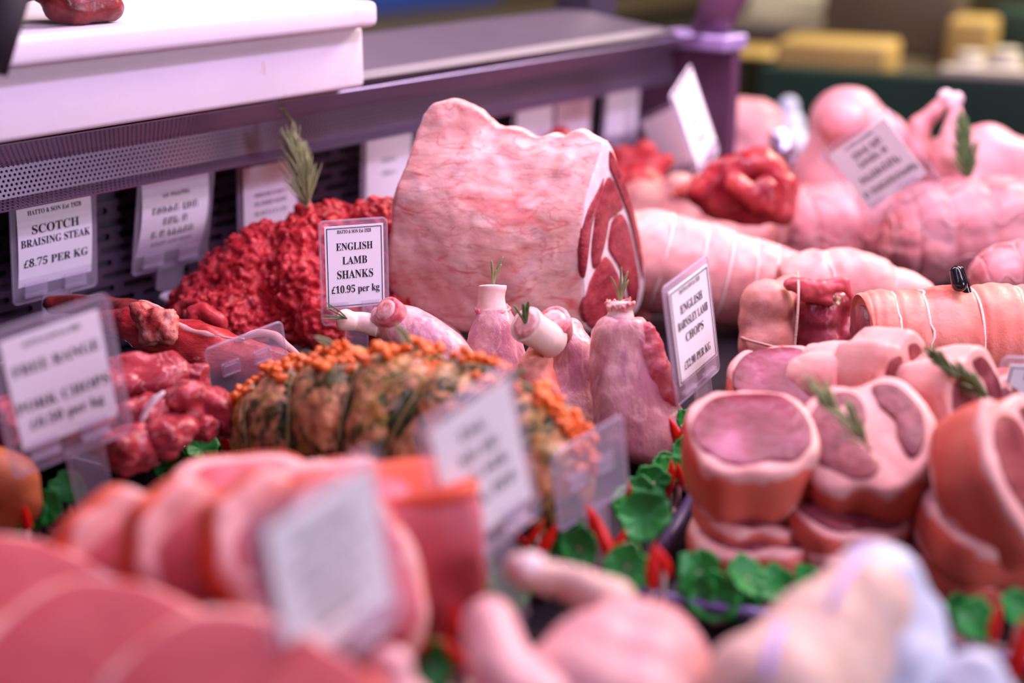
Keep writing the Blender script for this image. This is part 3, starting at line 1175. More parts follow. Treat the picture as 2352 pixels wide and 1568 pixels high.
def ground(mb, h=0.001):
    for v in mb.v:
        v.z = max(v.z, DECK + h)
    return mb


g = 'lamb shanks'
# upright shank beside the herb joint
s2 = empty('lamb_shank', onz(1142, 962), 'upright lamb shank with a tall clean white bone, second from the ticket', 'lamb shank', g)
m2 = pix_loft([(1133, 698, 5), (1133, 706, 38), (1134, 722, 46), (1136, 760, 58), (1139, 810, 66), (1143, 860, 71), (1147, 910, 74), (1150, 950, 68), (1150, 968, 40)], 1.085, .95)
part('flesh', ground(rough(m2, [(.0025, .028), (.0009, .009), (.0003, .0035)], 1)), M['shank'], s2)
b2 = pix_loft([(1131, 652, 4), (1131, 655, 29), (1131, 660, 33), (1130, 672, 31), (1129, 690, 32), (1130, 712, 36), (1131, 730, 36)], 1.085, .9, 28, 30)
part('bone', rough(b2, [(.0006, .012)], 2), M['bone'], s2)
fr = MB()
rr = random.Random(3)
fr.tube([at(1132, 710, 1.085) + RT * (.0128 * math.cos(6.283 * k / 60)) + GR * (.0122 * math.sin(6.283 * k / 60)) + UZ * rr.uniform(-.0006, .0006) for k in range(60)], [rr.uniform(.0009, .0019) for k in range(60)], 8, closed=True, up=UZ)
part('trimmed_edge', rough(fr, [(.0016, .004)], 3), M['shank_red'], s2)
bt = at(1133, 657, 1.085)
needles('rosemary needles standing in the tall clean shank bone', bt, [((-.05, 0, 1), .021, RT * -.0008), ((.12, 0, 1), .022, RT * .006 + UZ * .001), ((.1, .02, 1), .017, RT * .0055), ((.05, 0, 1), .013, RT * .002)])

# big shank on the right
s4 = empty('lamb_shank', onz(1462, 1052), 'biggest lamb shank with ragged bone end, beside the BARNSLEY ticket', 'lamb shank', g)
m4 = pix_loft([(1424, 733, 6), (1422, 738, 42), (1424, 752, 58), (1428, 785, 66), (1433, 830, 74), (1442, 880, 86), (1452, 930, 98), (1462, 975, 110), (1466, 1015, 114), (1464, 1045, 104), (1462, 1060, 66)], 1.03, .72)
m4 = rough(m4, [(.0035, .035), (.0012, .012), (.0004, .004), (.0010, .018, 'ridge')], 4)
part('flesh', ground(m4), M['shank'], s4)
b4 = pix_loft([(1425, 692, 5), (1425, 695, 25), (1426, 702, 31), (1426, 714, 29), (1425, 730, 33), (1424, 748, 38)], 1.03, .9, 28, 26)
part('bone', rough(b4, [(.0012, .006)], 5), M['bone'], s4)
fr = MB()
for k in range(26):
    a = 6.283 * k / 26
    p = at(1425, 700, 1.03) + RT * (.0098 * math.cos(a)) + GR * (.0088 * math.sin(a)) + UZ * rr.uniform(-.002, .0028)
    fr.ball(p, (rr.uniform(.0010, .0020),) * 2 + (rr.uniform(.0012, .0030),), None, 8, 6)
part('ragged_rim', rough(fuse(fr, .0007, 1), [(.0008, .002)], 4), M['marrow'], s4)
cut = pix_loft([(1470, 742, 6, 0), (1480, 760, 26, 0), (1492, 800, 32, -.001), (1504, 845, 37, -.001), (1514, 895, 40, 0), (1520, 945, 36, .002), (1522, 985, 12, .004)], 1.025, .85, 28, 60)
part('cut_muscle', rough(cut, [(.0025, .014), (.0014, .006), (.0006, .0025)], 9), M['shank_red'], s4)
bt = at(1424, 697, 1.03)
needles('rosemary needles standing in the ragged bone of the biggest shank', bt, [((-.03, 0, 1), .028, RT * .001), ((-.25, 0, 1), .022, RT * -.004), ((.16, 0, 1), .024, RT * .003), ((.28, 0, 1), .017, RT * .003), ((.05, 0, 1), .016, RT * .001)])

# shank with the sawn round bone turned to the camera
s3 = empty('lamb_shank', onz(1285, 1000), 'lamb shank with its round sawn bone facing out, in the middle of the group', 'lamb shank', g)
m3 = pix_loft([(1268, 742, 6, .012), (1272, 750, 50, .012), (1285, 790, 72, .01), (1292, 840, 80, .008), (1290, 900, 84, .004), (1286, 950, 84, 0), (1284, 985, 74, 0), (1284, 1000, 40, 0)], 1.055, .7)
m3 = rough(m3, [(.0050, .028), (.0022, .012), (.0007, .005)], 11)
part('flesh', ground(m3), M['shank'], s3)
lo_ = pix_loft([(1262, 770, 6, -.006), (1240, 800, 26, -.006), (1232, 840, 38, -.008), (1238, 900, 46, -.008), (1250, 960, 44, -.006), (1260, 995, 26, 0)], 1.05, .8)
part('side_muscle', ground(rough(lo_, [(.0045, .018), (.002, .007), (.0007, .003)], 12)), M['roll_skin'], s3)
bd = (at(1203, 742, 1.022) - at(1264, 782, 1.045)).normalized()
bc = at(1207, 744, 1.014)
bb = MB()
ring = []
pathb = [bc - bd * .034, bc - bd * .022, bc - bd * .010, bc - bd * .0018, bc - bd * .0010, bc - bd * .0002, bc, bc - bd * .0001, bc - bd * .0006]
bb.tube(pathb, [.0126, .0120, .0122, .0134, .0135, .0134, .0131, .0112, .0104], 36)
part('bone', rough(bb, [(.0005, .012)], 6), M['bone'], s3)
mk = MB()
mk.tube([bc - bd * .003, bc + bd * .0006, bc + bd * .0011], [.0100, .0100, .0080], 28)
part('marrow', rough(mk, [(.0008, .004)], 7), M['marrow'], s3)
kn = at(1272, 736, 1.035)
kd = (CAM - kn).normalized() * .75 + UZ * .55 - RT * .15
kd.normalize()
kb = MB().tube([kn - kd * .018, kn - kd * .004, kn - kd * .001, kn - kd * .0002, kn, kn - kd * .0002], [.0122, .0126, .0125, .0122, .0118, .0098], 28)
part('knuckle', rough(kb, [(.0006, .008)], 8), M['shank_red'], s3)
kf = MB().tube([kn - kd * .001, kn + kd * .0012, kn + kd * .0022], [.0090, .0088, .005], 28)
part('knuckle_face', rough(kf, [(.0008, .004)], 8), M['marrow'], s3)
gr_ = MB()
for k in range(14):
    p = at(1258 + rr.uniform(-16, 24), 768 + rr.uniform(-12, 12), 1.028)
    gr_.ball(p, (rr.uniform(.002, .005), rr.uniform(.002, .004), rr.uniform(.002, .005)), None, 9, 7)
part('gristle', fuse(gr_, .0012, 3), M['fat_white'], s3)
needles('short cut rosemary in the middle of the round sawn bone', bc, [(bd * .3 + Vector((0, 0, 1)), .014, RT * .001), (bd * .2 + RT * .2 + UZ, .016, RT * .001), (bd * .3 - RT * .4 + UZ, .013, RT * -.001), (bd * .1 + UZ, .011, RT * 0)], mat='rosemary', wid=.0017)

# shank lying on its side behind the herb joint
s1 = empty('lamb_shank', onz(955, 940), 'lamb shank lying on its side below the LAMB SHANKS ticket', 'lamb shank', g)
m1 = pix_loft([(842, 738, 6), (852, 742, 26), (885, 738, 42), (925, 752, 52), (975, 785, 60), (1020, 825, 62), (1050, 860, 52), (1070, 885, 26)], 1.06, .95)
part('flesh', rough(m1, [(.0025, .028), (.0009, .009), (.0003, .0035)], 21), M['shank'], s1)
b1 = pix_loft([(776, 733, 4, -.006), (779, 733, 20, -.006), (792, 735, 26, -.006), (815, 738, 22), (840, 742, 24), (870, 748, 28)], 1.06, .95, 28, 30)
part('bone', rough(b1, [(.0008, .008)], 22), M['bone'], s1)
kn = at(886, 712, 1.048)
kd = ((CAM - kn).normalized() * .6 - RT * .6 + UZ * .5).normalized()
part('knuckle', MB().tube([kn - kd * .022, kn - kd * .006, kn - kd * .001, kn - kd * .0002, kn, kn - kd * .0002], [.0112, .0116, .0115, .0112, .0108, .0090], 28), M['shank_red'], s1)
part('knuckle_face', MB().tube([kn - kd * .001, kn + kd * .0010, kn + kd * .0018], [.0085, .0082, .005], 28), M['marrow'], s1)
bt = at(797, 731, 1.045)
needles('rosemary needles in the bone of the shank lying on its side', bt, [((-.7, 0, .45), .022, UZ * .003 - RT * .004), ((-.75, 0, .30), .021, -RT * .006), ((-.7, .2, .10), .021, -RT * .006), ((-.6, 0, .75), .020, -RT * .006), ((-.5, -.1, .35), .012, -RT * .002)], mat='rosemary')
# support: the roll of scrag the side shank rests on
sup = MB().ball(onz(970, 905) + UZ * .030, (.045, .035, .034))
solid('lamb_neck_piece', ground(rough(sup, [(.004, .02)], 30)), M['shank'], 'pale lump of lamb under the shank lying on its side', 'meat')

sb = [E_(1342, 752), E_(1450, 745)]
tc = Vector((rib.location.x, rib.location.y, DECK)) + (sb[1] - sb[0]) * .0
tray('black tray lifting the rib joint off the deck behind the shanks', Vector((sb[0].x, sb[0].y, DECK)) + adir * .185 - GR * .012, RT, .20, .13, .013, M['tray_black'], M['tray_black'], rimw=.002, rad=.01, wall=.003, flare=.002)
# ------------------------------------------------------------------ trays
M['herb'] = meat('herb_crust', [(.36, .12, .045), (.54, .21, .08), (.62, .30, .14), (.42, .20, .04)], 30, rgh=.28, bump=.9, bscale=190, sss=.04, coat=.2,
                 blotch=[((.26, .20, .02), 75, .52, .62, (1, 1, 1), 6.3, .8), ((.030, .044, .005), 46, .50, .58, (1, 1, 1), 1.9, .95), ((.020, .022, .004), 24, .55, .64, (1, 1, 1), 9.1, .9)])


c0 = onz(297, 1090, .020)
c1 = onz(565, 955, .020)
tray('black tray with a bright steel rim holding the diced beef', c0, c1 - c0, .235, .155, .020, M['tray_rim'], M['tray_black'], rimw=.006)
c0 = onz(560, 930, .03)
c1 = onz(700, 885, .03)
tray('black tray under the long red beef rib', onz(575, 905, .028), RT * 1.0 + GR * .35, .09, .065, .028, M['tray_black'], M['tray_black'], rimw=.005)

# ------------------------------------------------------------------ mince in a clear tray
top = smoothed([(418, 700), (450, 648), (490, 600), (545, 552), (610, 518), (660, 490), (695, 464), (740, 470), (780, 462), (830, 452), (880, 470), (915, 510)], 120)


def topy(x):
    for a, b in zip(top, top[1:]):
        if a[0] <= x <= b[0]:
            return a[1] + (b[1] - a[1]) * (x - a[0]) / max(1e-6, b[0] - a[0])
    return 700


rn = random.Random(11)
mb = MB()
for k in range(150):
    x = rn.uniform(440, 895)
    ty = topy(x)
    r = rn.uniform(.012, .026)
    y = rn.uniform(ty + r / 1.24 * FPX * .9, 770)
    f = (y - ty) / max(1, (760 - ty))
    d = 1.25 - .050 * f + rn.uniform(-.01, .05)
    p = at(x, min(y, 745), d)
    if p.z - r < DECK:
        p.z = DECK + r
    mb.ball(p, r, None, 10, 8)
md = fuse(mb, .0045, 3)
me0 = mesh_of(md)
cand = [(v.co.copy(), v.normal.copy()) for v in me0.vertices if v.normal.dot((CAM - v.co).normalized()) > -.15]
big = MB().add(md.v, md.f)
for k in range(2600):
    p, nn = rn.choice(cand)
    a = nn.orthogonal().normalized()
    b = nn.cross(a)
    th = rn.uniform(0, 6.28)
    ax = (a * math.cos(th) + b * math.sin(th) + nn * rn.uniform(-.2, .8)).normalized()
    w = rn.uniform(.0016, .0030)
    q = p + nn * rn.uniform(-.001, .0034)
    big.caps(q - ax * w * rn.uniform(.4, 1.6), q + ax * w * rn.uniform(.4, 1.6), w, w * rn.uniform(.7, 1.1), 8)
big = rough(fuse(big, .00135, 1, .4), [(.0008, .004)], 77)
ground(big)
solid('beef_mince', big, M['mince'], 'tall mound of bright red beef mince below the rosemary sprig', 'mince', kind='stuff')
c0 = onz(452, 762, .0)
t = tray('ribbed clear plastic tray round the foot of the mince', onz(470, 800, .03), (RT * .98 - GR * .02), .185, .15, .032, M['clear_tray'], M['clear_tray'], rimw=.003, wall=.0012, rad=.03, name='clear_tray', flare=.006)
tray('white tray corner behind the red beef rib at the rear step', onz(392, 820, .0) + Vector((0, -.035, 0)), RT * .75 + GR * .66, .075, .06, .050, M['poly'], M['poly'], rimw=.004, rad=.012)

# ------------------------------------------------------------------ long red beef rib
ribs = empty('beef_rib', onz(400, 905), 'long raw red beef rib with a knuckle and a pale fat strip on top', 'meat')
D1 = 1.09
m = pix_loft([(318, 775, 6), (335, 772, 36), (400, 785, 50), (500, 812, 54), (600, 838, 48), (680, 852, 42), (720, 862, 20)], D1, .9)
part('muscle', rough(m, [(.005, .035), (.002, .012), (.0008, .004)], 2), M['rib_red'], ribs)
m = pix_loft([(98, 702, 5, .04), (120, 700, 22, .04), (200, 702, 26, .035), (290, 712, 30, .02), (370, 735, 34, .01), (400, 750, 20, .005)], D1, .9)
part('neck_end', rough(m, [(.004, .03), (.0015, .01)], 6), M['bruised'], ribs)
m = pix_loft([(180, 735, 6, .035), (220, 735, 26, .03), (300, 750, 36, .01), (360, 770, 40, 0), (400, 785, 20, 0)], D1, .9)
part('muscle', rough(m, [(.005, .03), (.002, .01), (.0008, .004)], 8), M['rib_red'], ribs)
kb = MB()
for (x, y, r) in ((350, 735, 36), (375, 760, 34), (330, 715, 26), (390, 730, 24), (345, 770, 26)):
    kb.ball(at(x, y, D1 - .020), r / FPX * D1, None, 14, 10)
part('knuckle', rough(fuse(kb, .002, 4), [(.0045, .012), (.0018, .004), (.0008, .002)], 3), M['bone_red'], ribs)
m = pix_loft([(318, 690, 2), (335, 693, 4), (375, 713, 5), (420, 750, 5), (470, 766, 5), (520, 775, 4), (560, 778, 2)], D1 - .018, .6, 12, 40)
part('fat_strip', rough(m, [(.0016, .008)], 3), M['roll_fat'], ribs)
m = pix_loft([(540, 785, 3), (560, 776, 8), (590, 765, 9), (630, 770, 10), (660, 795, 9), (690, 820, 5)], D1 - .010, .8, 14, 40)
part('fat_strip', rough(m, [(.001, .01)], 5), M['roll_fat'], ribs)
m = pix_loft([(425, 730, 4), (440, 728, 18), (460, 715, 20), (500, 735, 18), (520, 760, 8)], D1 + .05, .8, 16, 30)
solid('beef_trimming', rough(m, [(.003, .012)], 15), M['red'], 'dark red beef trimming against the clear mince tray', 'meat')

# ------------------------------------------------------------------ diced beef


def chunk(label, px, py, d, sx, sy, sz, rz, seed, mat='diced', group='diced beef', tilt=0, fat=False):
    mb = MB()
    bm = bmesh.new()
    bmesh.ops.create_icosphere(bm, subdivisions=4, radius=1)
    vs = []
    M3 = Matrix.Rotation(rz, 3, 'Z') @ Matrix.Rotation(tilt, 3, 'X')
    for v in bm.verts:
        c = v.co
        k = max(abs(c.x), abs(c.y), abs(c.z))
        q = c.lerp(c / k, .42)
        vs.append(M3 @ Vector((q.x * sx, q.y * sy, q.z * sz)) + at(px, py, d))
    mb.add(vs, [[v.index for v in f.verts] for f in bm.faces])
    bm.free()
    s = (sx + sy + sz) / 3
    rough(mb, [(s * .34, s * 1.0), (s * .14, s * .4), (s * .03, s * .12)], seed)
    o = solid('beef_cube', mb, M[mat], label, 'meat cube', group)
    if fat:
        fb = MB()
        a, b, r = fat
        pts = smoothed([(x, y) for x, y in a], 20)
        fb.tube([at(x, y, b) for x, y in pts], [r * math.sin(math.pi * (.08 + .84 * i / 19)) for i in range(20)], 8, flat=.5)
        part('fat_edge', rough(fb, [(r * .2, r)], seed), M['fat_white'], o)
    return o


chunk('largest diced beef slab lying across the top of the tray', 330, 872, .985, .030, .020, .016, -.5, 1, tilt=.5)
chunk('diced beef piece with a pale fat edge in the middle of the tray', 345, 960, .95, .018, .015, .018, .4, 2, fat=([(318, 985), (335, 945), (358, 915), (378, 900)], .928, .0035))
chunk('bright red diced beef cube right of the fat-edged piece', 432, 932, .955, .017, .014, .017, .2, 3)
chunk('diced beef cube at the tray corner closest to the herb joint', 488, 948, .965, .016, .014, .016, .9, 4)
chunk('diced beef cube nearest the steel rim at the front of the tray', 292, 1035, .915, .018, .016, .015, .2, 5)
chunk('diced beef piece lying low between the rim and the bright cube', 392, 1000, .93, .019, .013, .012, .5, 6)
chunk('small diced beef cube behind the bright red one', 440, 876, .99, .012, .012, .012, .7, 7)
chunk('dark diced beef cube under the PORK CHOPS ticket', 215, 985, .94, .020, .018, .016, .3, 8)
chunk('diced beef cube just left of the PORK CHOPS ticket', 18, 965, .95, .018, .018, .018, .3, 9)
chunk('diced beef cube half hidden behind the PORK CHOPS ticket', 120, 985, .96, .024, .02, .018, .3, 10)
chunk('diced beef cube at the back of the tray by the ticket edge', 262, 900, .98, .022, .02, .018, 1.0, 11)
chunk('low diced beef cube under the largest slab', 390, 960, .975, .022, .02, .014, .4, 12)
chunk('small diced beef scrap beside the tray rim near the chili', 470, 985, .945, .009, .008, .008, .4, 13)

# ------------------------------------------------------------------ herb crusted joint
hj = empty('herb_joint', onz(930, 1226), 'strung meat joint coated in green herbs with orange apricots along its top', 'meat joint')
hp = [(552, 975, 10, .985), (562, 978, 60, .982), (600, 985, 110, .975), (680, 995, 165, .962), (800, 1005, 205, .945), (930, 1015, 222, .925), (1060, 1035, 215, .905), (1180, 1070, 190, .885), (1270, 1110, 150, .870), (1320, 1135, 100, .862), (1345, 1150, 15, .858)]
hpath = [at(x, y, d) for x, y, r, d in hp]
hrad = [(r / FPX * d * .92, r / FPX * d) for x, y, r, d in hp]
grooves = [.13, .245, .345, .45, .555, .665, .775, .88]


def hmod(t, th):
    m = 1.0
    for i, g0 in enumerate(grooves):
        w = t - g0 - .018 * math.sin(th * 2 + i)
        m -= .12 * math.exp(-(w / .015) ** 2)
    return m


hb = loft(hpath, hrad, 96, mod=hmod, rings=220)
hb = rough(hb, [(.004, .03), (.0022, .010), (.0012, .004)], 31)
ground(hb)
part('crusted_meat', hb, M['herb'], hj)
HD = smoothed([tuple(p) + tuple(r) for p, r in zip(hpath, hrad)], 221)


def hsurf(t, th, k=1.0):
    i = min(219, int(t * 220))
    c = Vector(HD[i][:3])
    tt = (Vector(HD[i + 1][:3]) - c).normalized()
    b = (UZ - tt * UZ.dot(tt)).normalized()
    a = b.cross(tt)
    m = hmod(t, th) * k
    return c + a * (math.cos(th) * HD[i][3] * m) + b * (math.sin(th) * HD[i][4] * m)


M['paste'] = meat('herb_paste', [(.010, .014, .002), (.030, .042, .006), (.075, .085, .010)], 90, rgh=.3, bump=.6, bscale=300, sss=0, coat=.4)
M['herb_string'] = plain('herb_string', (.33, .26, .08), .6, vary=.4, bscale=150)
for i, g0 in enumerate(grooves):
    pts = []
    for k in range(48):
        th = 6.283 * k / 48
        p = hsurf(min(.98, g0 + .018 * math.sin(th * 2 + i)), th, 1.012)
        p.z = max(p.z, DECK + .002)
        pts.append(p)
    part('string', MB().tube(pts, .0014, 6, closed=True), M['herb_string'], hj)
for i, g0 in enumerate(grooves):
    bb = MB()
    vs, fs = [], []
    nk = 120
    for k in range(nk):
        th = 6.283 * k / nk
        c = g0 + .018 * math.sin(th * 2 + i)
        w = .016 * (1 + .7 * noise.noise(Vector((math.cos(th) * 2.2, math.sin(th) * 2.2, i * 3.3))) + .4 * noise.noise(Vector((math.cos(th) * 7, math.sin(th) * 7, i * 5.1))))
        for q, lift in ((-1, .985), (-.6, 1.016), (0, 1.012), (.6, 1.016), (1, .985)):
            p = hsurf(min(.99, max(.01, c + q * w)), th, lift)
            p.z = max(p.z, DECK + .002)
            vs.append(p)
    for k in range(nk):
        for q in range(4):
            a, b = k * 5 + q, ((k + 1) % nk) * 5 + q
            fs.append((a, a + 1, b + 1, b))
    part('herb_paste', rough(bb.add(vs, fs), [(.0016, .006), (.0008, .0025)], i), M['paste'], hj)
rn = random.Random(8)
# which side of the section faces up: theta = pi/2
for k in range(100):
    t = .10 + .80 * k / 96 + rn.uniform(-.01, .01)
    th = math.pi / 2 + rn.gauss(0, .22) + (.05 if t < .6 else -.18)
    p = hsurf(t, th, 1.0 + rn.uniform(0.0, .07))
    ab = MB()
    for q in range(4):
        r = rn.uniform(.0020, .0044)
        pq = p + Vector((rn.uniform(-1, 1), rn.uniform(-1, 1), rn.uniform(-.6, .6))) * .0045
        nb_ = len(ab.v)
        ab.ball(pq, (r, r * rn.uniform(.6, 1.1), r * rn.uniform(.6, 1)), Matrix.Rotation(rn.uniform(0, 3), 3, 'Z') @ Matrix.Rotation(rn.uniform(0, 3), 3, 'X'), 10, 7)
    r = .004
    part('apricot_piece', rough(ab, [(.0012, .004), (.0005, .0018)], k), M['apricot'], hj)
for (x, y, dx, dy, d, l) in ((770, 795, -48, -22, .925, 1), (945, 800, -36, -58, .91, 1), (960, 820, 10, 60, .90, 1), (1150, 885, 60, -40, .87, .8), (1235, 905, -50, -30, .87, .8)):
    a, b = at(x, y, d), at(x + dx, y + dy, d)
    ax = (b - a)
    L_ = ax.length
    sd = ax.normalized().cross((CAM - a).normalized())
    nn = sd.cross(ax.normalized())
    out = []
    for k in range(13):
        f = k / 12
        out.append((f, .30 * math.sin(math.pi * f ** .8) ** .8))
    vs, fs = [], []
    for f, w in out:
        for s in (-1, -.5, 0, .5, 1):
            vs.append(a + ax * f + sd * (s * w * L_ * .55) + nn * (L_ * (.12 * abs(s) + .15 * f * f)))
    for k in range(12):
        for s in range(4):
            fs.append((k * 5 + s, k * 5 + s + 1, (k + 1) * 5 + s + 1, (k + 1) * 5 + s))
    o = part('sage_leaf', MB().add(vs, fs), M['sage'], hj)
    q = o.modifiers.new('t', 'SOLIDIFY'); q.thickness = .0008

# rosemary standing in the mince
sprig('tall rosemary sprig with a bare curled tip standing in the mince', at(705, 490, 1.235), at(672, 345, 1.235), 150, .034, 'rosemary_light', 1.0, 4, RT * .004, wid=.00085, r0=.0016)
sprig('thin upper stem of rosemary curling away above the mince sprig', at(672, 350, 1.236), at(628, 236, 1.245), 34, .008, 'rosemary_light', .5, 5, RT * .010, wid=.0012, r0=.0016)
# ------------------------------------------------------------------ tied and netted rolls


def roll(label, pts, d, mat, strings=(), smat='string', group='rolled joints', depth=1.0, seed=1, bulge=0.0, nb=6, cat='meat joint', amp=.002, sr=.0011, name='rolled_joint', lace=0, end=None, endmat='roll_pink', groove=.05, gw=.010, ground_it=True, rings=120, n=64, stripes=0.0, stripe_n=80):
    path, rad = [], []
    for q in pts:
        dd = d + (q[3] if len(q) > 3 else 0)
        path.append(at(q[0], q[1], dd))
        r = q[2] / FPX * dd
        rad.append((r * depth, r))

    def mod(t, th):
        m = 1.0 + stripes * math.sin(t * stripe_n + .4 * math.sin(th * 3))
        for s in strings:
            m -= groove * math.exp(-((t - s) / gw) ** 2)
        if bulge:
            ph = t * (len(strings) + 1)
            m += bulge * (abs(math.sin(math.pi * (t - strings[0]) / (strings[1] - strings[0]))) ** .6 - .6) * .6
            m += bulge * .5 * abs(math.sin(th * nb / 2 + .5 * math.floor((t - strings[0]) / (strings[1] - strings[0])) * 1.0)) ** .6
        return m
    mb = rough(loft(path, rad, n, mod=mod, rings=rings), [(amp, .03), (amp * .4, .010)], seed)
    if ground_it:
        ground(mb)
    b = base_of(mb)
    o = empty(name, b, label, cat, group)
    part('meat', mb, M[mat], o)
    D = smoothed([tuple(p) + tuple(r) for p, r in zip(path, rad)], rings + 1)

    def surf(t, th, k=1.0):
        i = min(rings - 1, int(t * rings))
        c = Vector(D[i][:3])
        tt = (Vector(D[i + 1][:3]) - c).normalized()
        u = (UZ - tt * UZ.dot(tt)).normalized()
        a = u.cross(tt)
        m = mod(t, th) * k
        p = c + a * (math.cos(th) * D[i][3] * m) + u * (math.sin(th) * D[i][4] * m)
        if ground_it:
            p.z = max(p.z, DECK + .002)
        return p
    for s in strings:
        part('string', MB().tube([surf(s + .0012 * math.sin(k * .7), 6.283 * k / 48, 1.012) for k in range(48)], sr, 6, closed=True), M[smat], o)
    for j in range(lace):
        th = .3 + 6.283 * j / lace
        ts = [.06 + .88 * k / 50 for k in range(51)]
        part('lace', MB().tube([surf(t, th + .12 * math.sin(t * 40 + j), 1.006) for t in ts], sr * .8, 5), M[smat], o)
    if end:
        t = end
        c = sum((surf(t, 6.283 * k / 30) for k in range(30)), Vector()) / 30
        vs = [c + (surf(t, 6.283 * k / 30) - c) * .86 for k in range(30)]
        ax = (path[0] - path[1]).normalized() if t < .5 else (path[-1] - path[-2]).normalized()
        eb = MB().add([v - ax * .004 for v in vs] + [v + ax * .003 for v in vs] + [c + ax * .005], [(k, (k + 1) % 30, 30 + (k + 1) % 30, 30 + k) for k in range(30)] + [(30 + k, 30 + (k + 1) % 30, 60) for k in range(30)])
        part('cut_end', rough(eb, [(.002, .01)], seed), M[endmat], o)
    return o


sr_ = roll('smooth pink lamb roll bound with white strings, black clip on top', [(1976, 780, 20), (1980, 780, 96), (1992, 780, 112), (2060, 782, 118), (2200, 782, 126), (2300, 782, 130), (2420, 785, 130), (2470, 785, 100), (2480, 785, 20)], 1.10, 'roll_skin', [.35, .424, .527, .65], depth=1.0, groove=.07, gw=.010, end=.12, endmat='lamb_lean', stripes=.010, stripe_n=110, seed=41, name='lamb_roll', rings=160)
cb = MB()
a, b = at(2200, 622, 1.085), at(2222, 690, 1.085)
ax = (b - a)
cl = empty('black_clip', b, 'small shiny black plastic clip pinched on the strung lamb roll', 'clip')
Mx = frame(ax.cross(GR), ax)
part('clip_jaw', MB().rbox((-.0060, -.013, -.0045), (.0060, .010, .0045), .003).__class__().add([(Mx @ v) + (a + b) / 2 for v in MB().rbox((-.0055, -.015, -.0045), (.0055, .009, .0045), .003).v], MB().rbox((-.0055, -.015, -.0045), (.0055, .009, .0045), .003).f), M['clip'], cl)
part('clip_lever', MB().caps(at(2197, 625, 1.075), at(2204, 652, 1.072), .0052, .0060), M['clip'], cl)
part('clip_jaw', MB().caps(at(2212, 655, 1.09), at(2228, 700, 1.088), .0050, .0040), M['clip'], cl)

roll('fat-covered pale roll with thin strings lying behind the BARNSLEY ticket', [(1400, 570, 20), (1420, 572, 80), (1480, 590, 112), (1600, 622, 112), (1700, 645, 105), (1790, 660, 92), (1806, 664, 78), (1812, 665, 20)], 1.33, 'roll_fat', [.34, .43, .51, .60, .674], seed=42, sr=.0013, amp=.003, end=.965, endmat='seam', groove=.03)
roll('wide netted pink joint with a dark red end below the bird', [(2030, 545, 20), (2042, 545, 70), (2100, 540, 108), (2200, 532, 116), (2310, 525, 112), (2400, 520, 90), (2420, 520, 20)], 1.47, 'roll_pink', [.16, .30, .44, .58, .72, .86], smat='net', seed=43, bulge=.10, nb=10, lace=8, amp=.003, sr=.0012, name='netted_joint')
roll('narrower netted pink joint beneath the diamond ticket', [(1790, 545, 20), (1800, 545, 70), (1850, 540, 100), (1930, 530, 108), (2000, 525, 104), (2050, 520, 70), (2060, 520, 20)], 1.53, 'roll_pink', [.15, .35, .55, .75], smat='net', seed=44, bulge=.08, nb=8, lace=7, amp=.003, sr=.0012, name='netted_joint')
roll('low pale tied joint with three humps between the netted joints and the clip', [(1790, 680, 20), (1800, 680, 70), (1870, 665, 92), (1950, 660, 88), (2040, 680, 74), (2120, 700, 54), (2150, 708, 15)], 1.27, 'roll_fat', [.40, .66], seed=45, groove=.10, gw=.03, name='rolled_joint', sr=.0008)
roll('netted joint cut by the photo edge above the strung lamb roll', [(2235, 655, 15), (2255, 650, 60), (2320, 640, 85), (2400, 640, 85), (2440, 640, 20)], 1.27, 'roll_pink', [.25, .5, .75], smat='net', seed=46, bulge=.06, nb=8, lace=5, name='netted_joint')

M['twine'] = plain('brown_twine', (.58, .36, .28), .8, bump=.5, bscale=900)
# tied boneless shoulder: skin on one side, dark muscle on the other
tj = empty('tied_shoulder', onz(1800, 900), 'tied lamb shoulder, pale skin squares one side and dark wet muscle the other', 'meat joint', 'rolled joints')
D2 = 1.17
body = MB()
for (x, y, r, dd) in ((1760, 700, 62, 0), (1760, 790, 68, 0), (1755, 865, 66, 0), (1800, 745, 70, .02), (1800, 840, 70, .02), (1740, 740, 50, 0), (1815, 680, 50, .02), (1790, 920, 62, .01)):
    body.ball(at(x, y, D2 + dd), r / FPX * D2, None, 18, 14)
body = fuse(body, .003, 8)
M['tied_skin'] = meat('tied_lamb_skin', [(.62, .24, .19), (.70, .32, .26), (.74, .38, .32)], 16, rgh=.45, bump=.3, bscale=140, sss=.12)
M['tied_muscle'] = meat('tied_lamb_muscle', [(.20, .018, .03), (.30, .035, .055), (.46, .11, .15)], 34, (1, 1, .6), .24, .5, 140, .08, veins=((.66, .30, .34), 30, .02, (1, 1, .5), 4, .6), coat=.3)
part('skin', ground(rough(body, [(.002, .03), (.0006, .008)], 51)), M['tied_skin'], tj)
mus = MB()
for (x, y, r, dd) in ((1880, 720, 62, 0), (1930, 760, 50, .01), (1880, 780, 56, 0), (1930, 700, 40, .01), (1870, 860, 52, 0), (1930, 850, 44, .01), (1960, 740, 30, .01), (1965, 820, 30, .01)):
    mus.ball(at(x, y, D2 + dd), r / FPX * D2, None, 16, 12)
part('muscle', ground(rough(fuse(mus, .003, 5), [(.0035, .018), (.0016, .007)], 52)), M['tied_muscle'], tj)
fl = MB()
for (a, b, ra, rb) in (((1820, 655), (1880, 668), 18, 22), ((1880, 668), (1940, 650), 22, 14), ((1850, 680), (1900, 690), 16, 16), ((1940, 652), (1962, 690), 12, 9)):
    fl.caps(at(*a, D2 - .02), at(*b, D2 - .02), ra / FPX * D2, rb / FPX * D2)
part('flap', rough(fuse(fl, .002, 3), [(.003, .012), (.0012, .005)], 53), M['pork_lean'], tj)
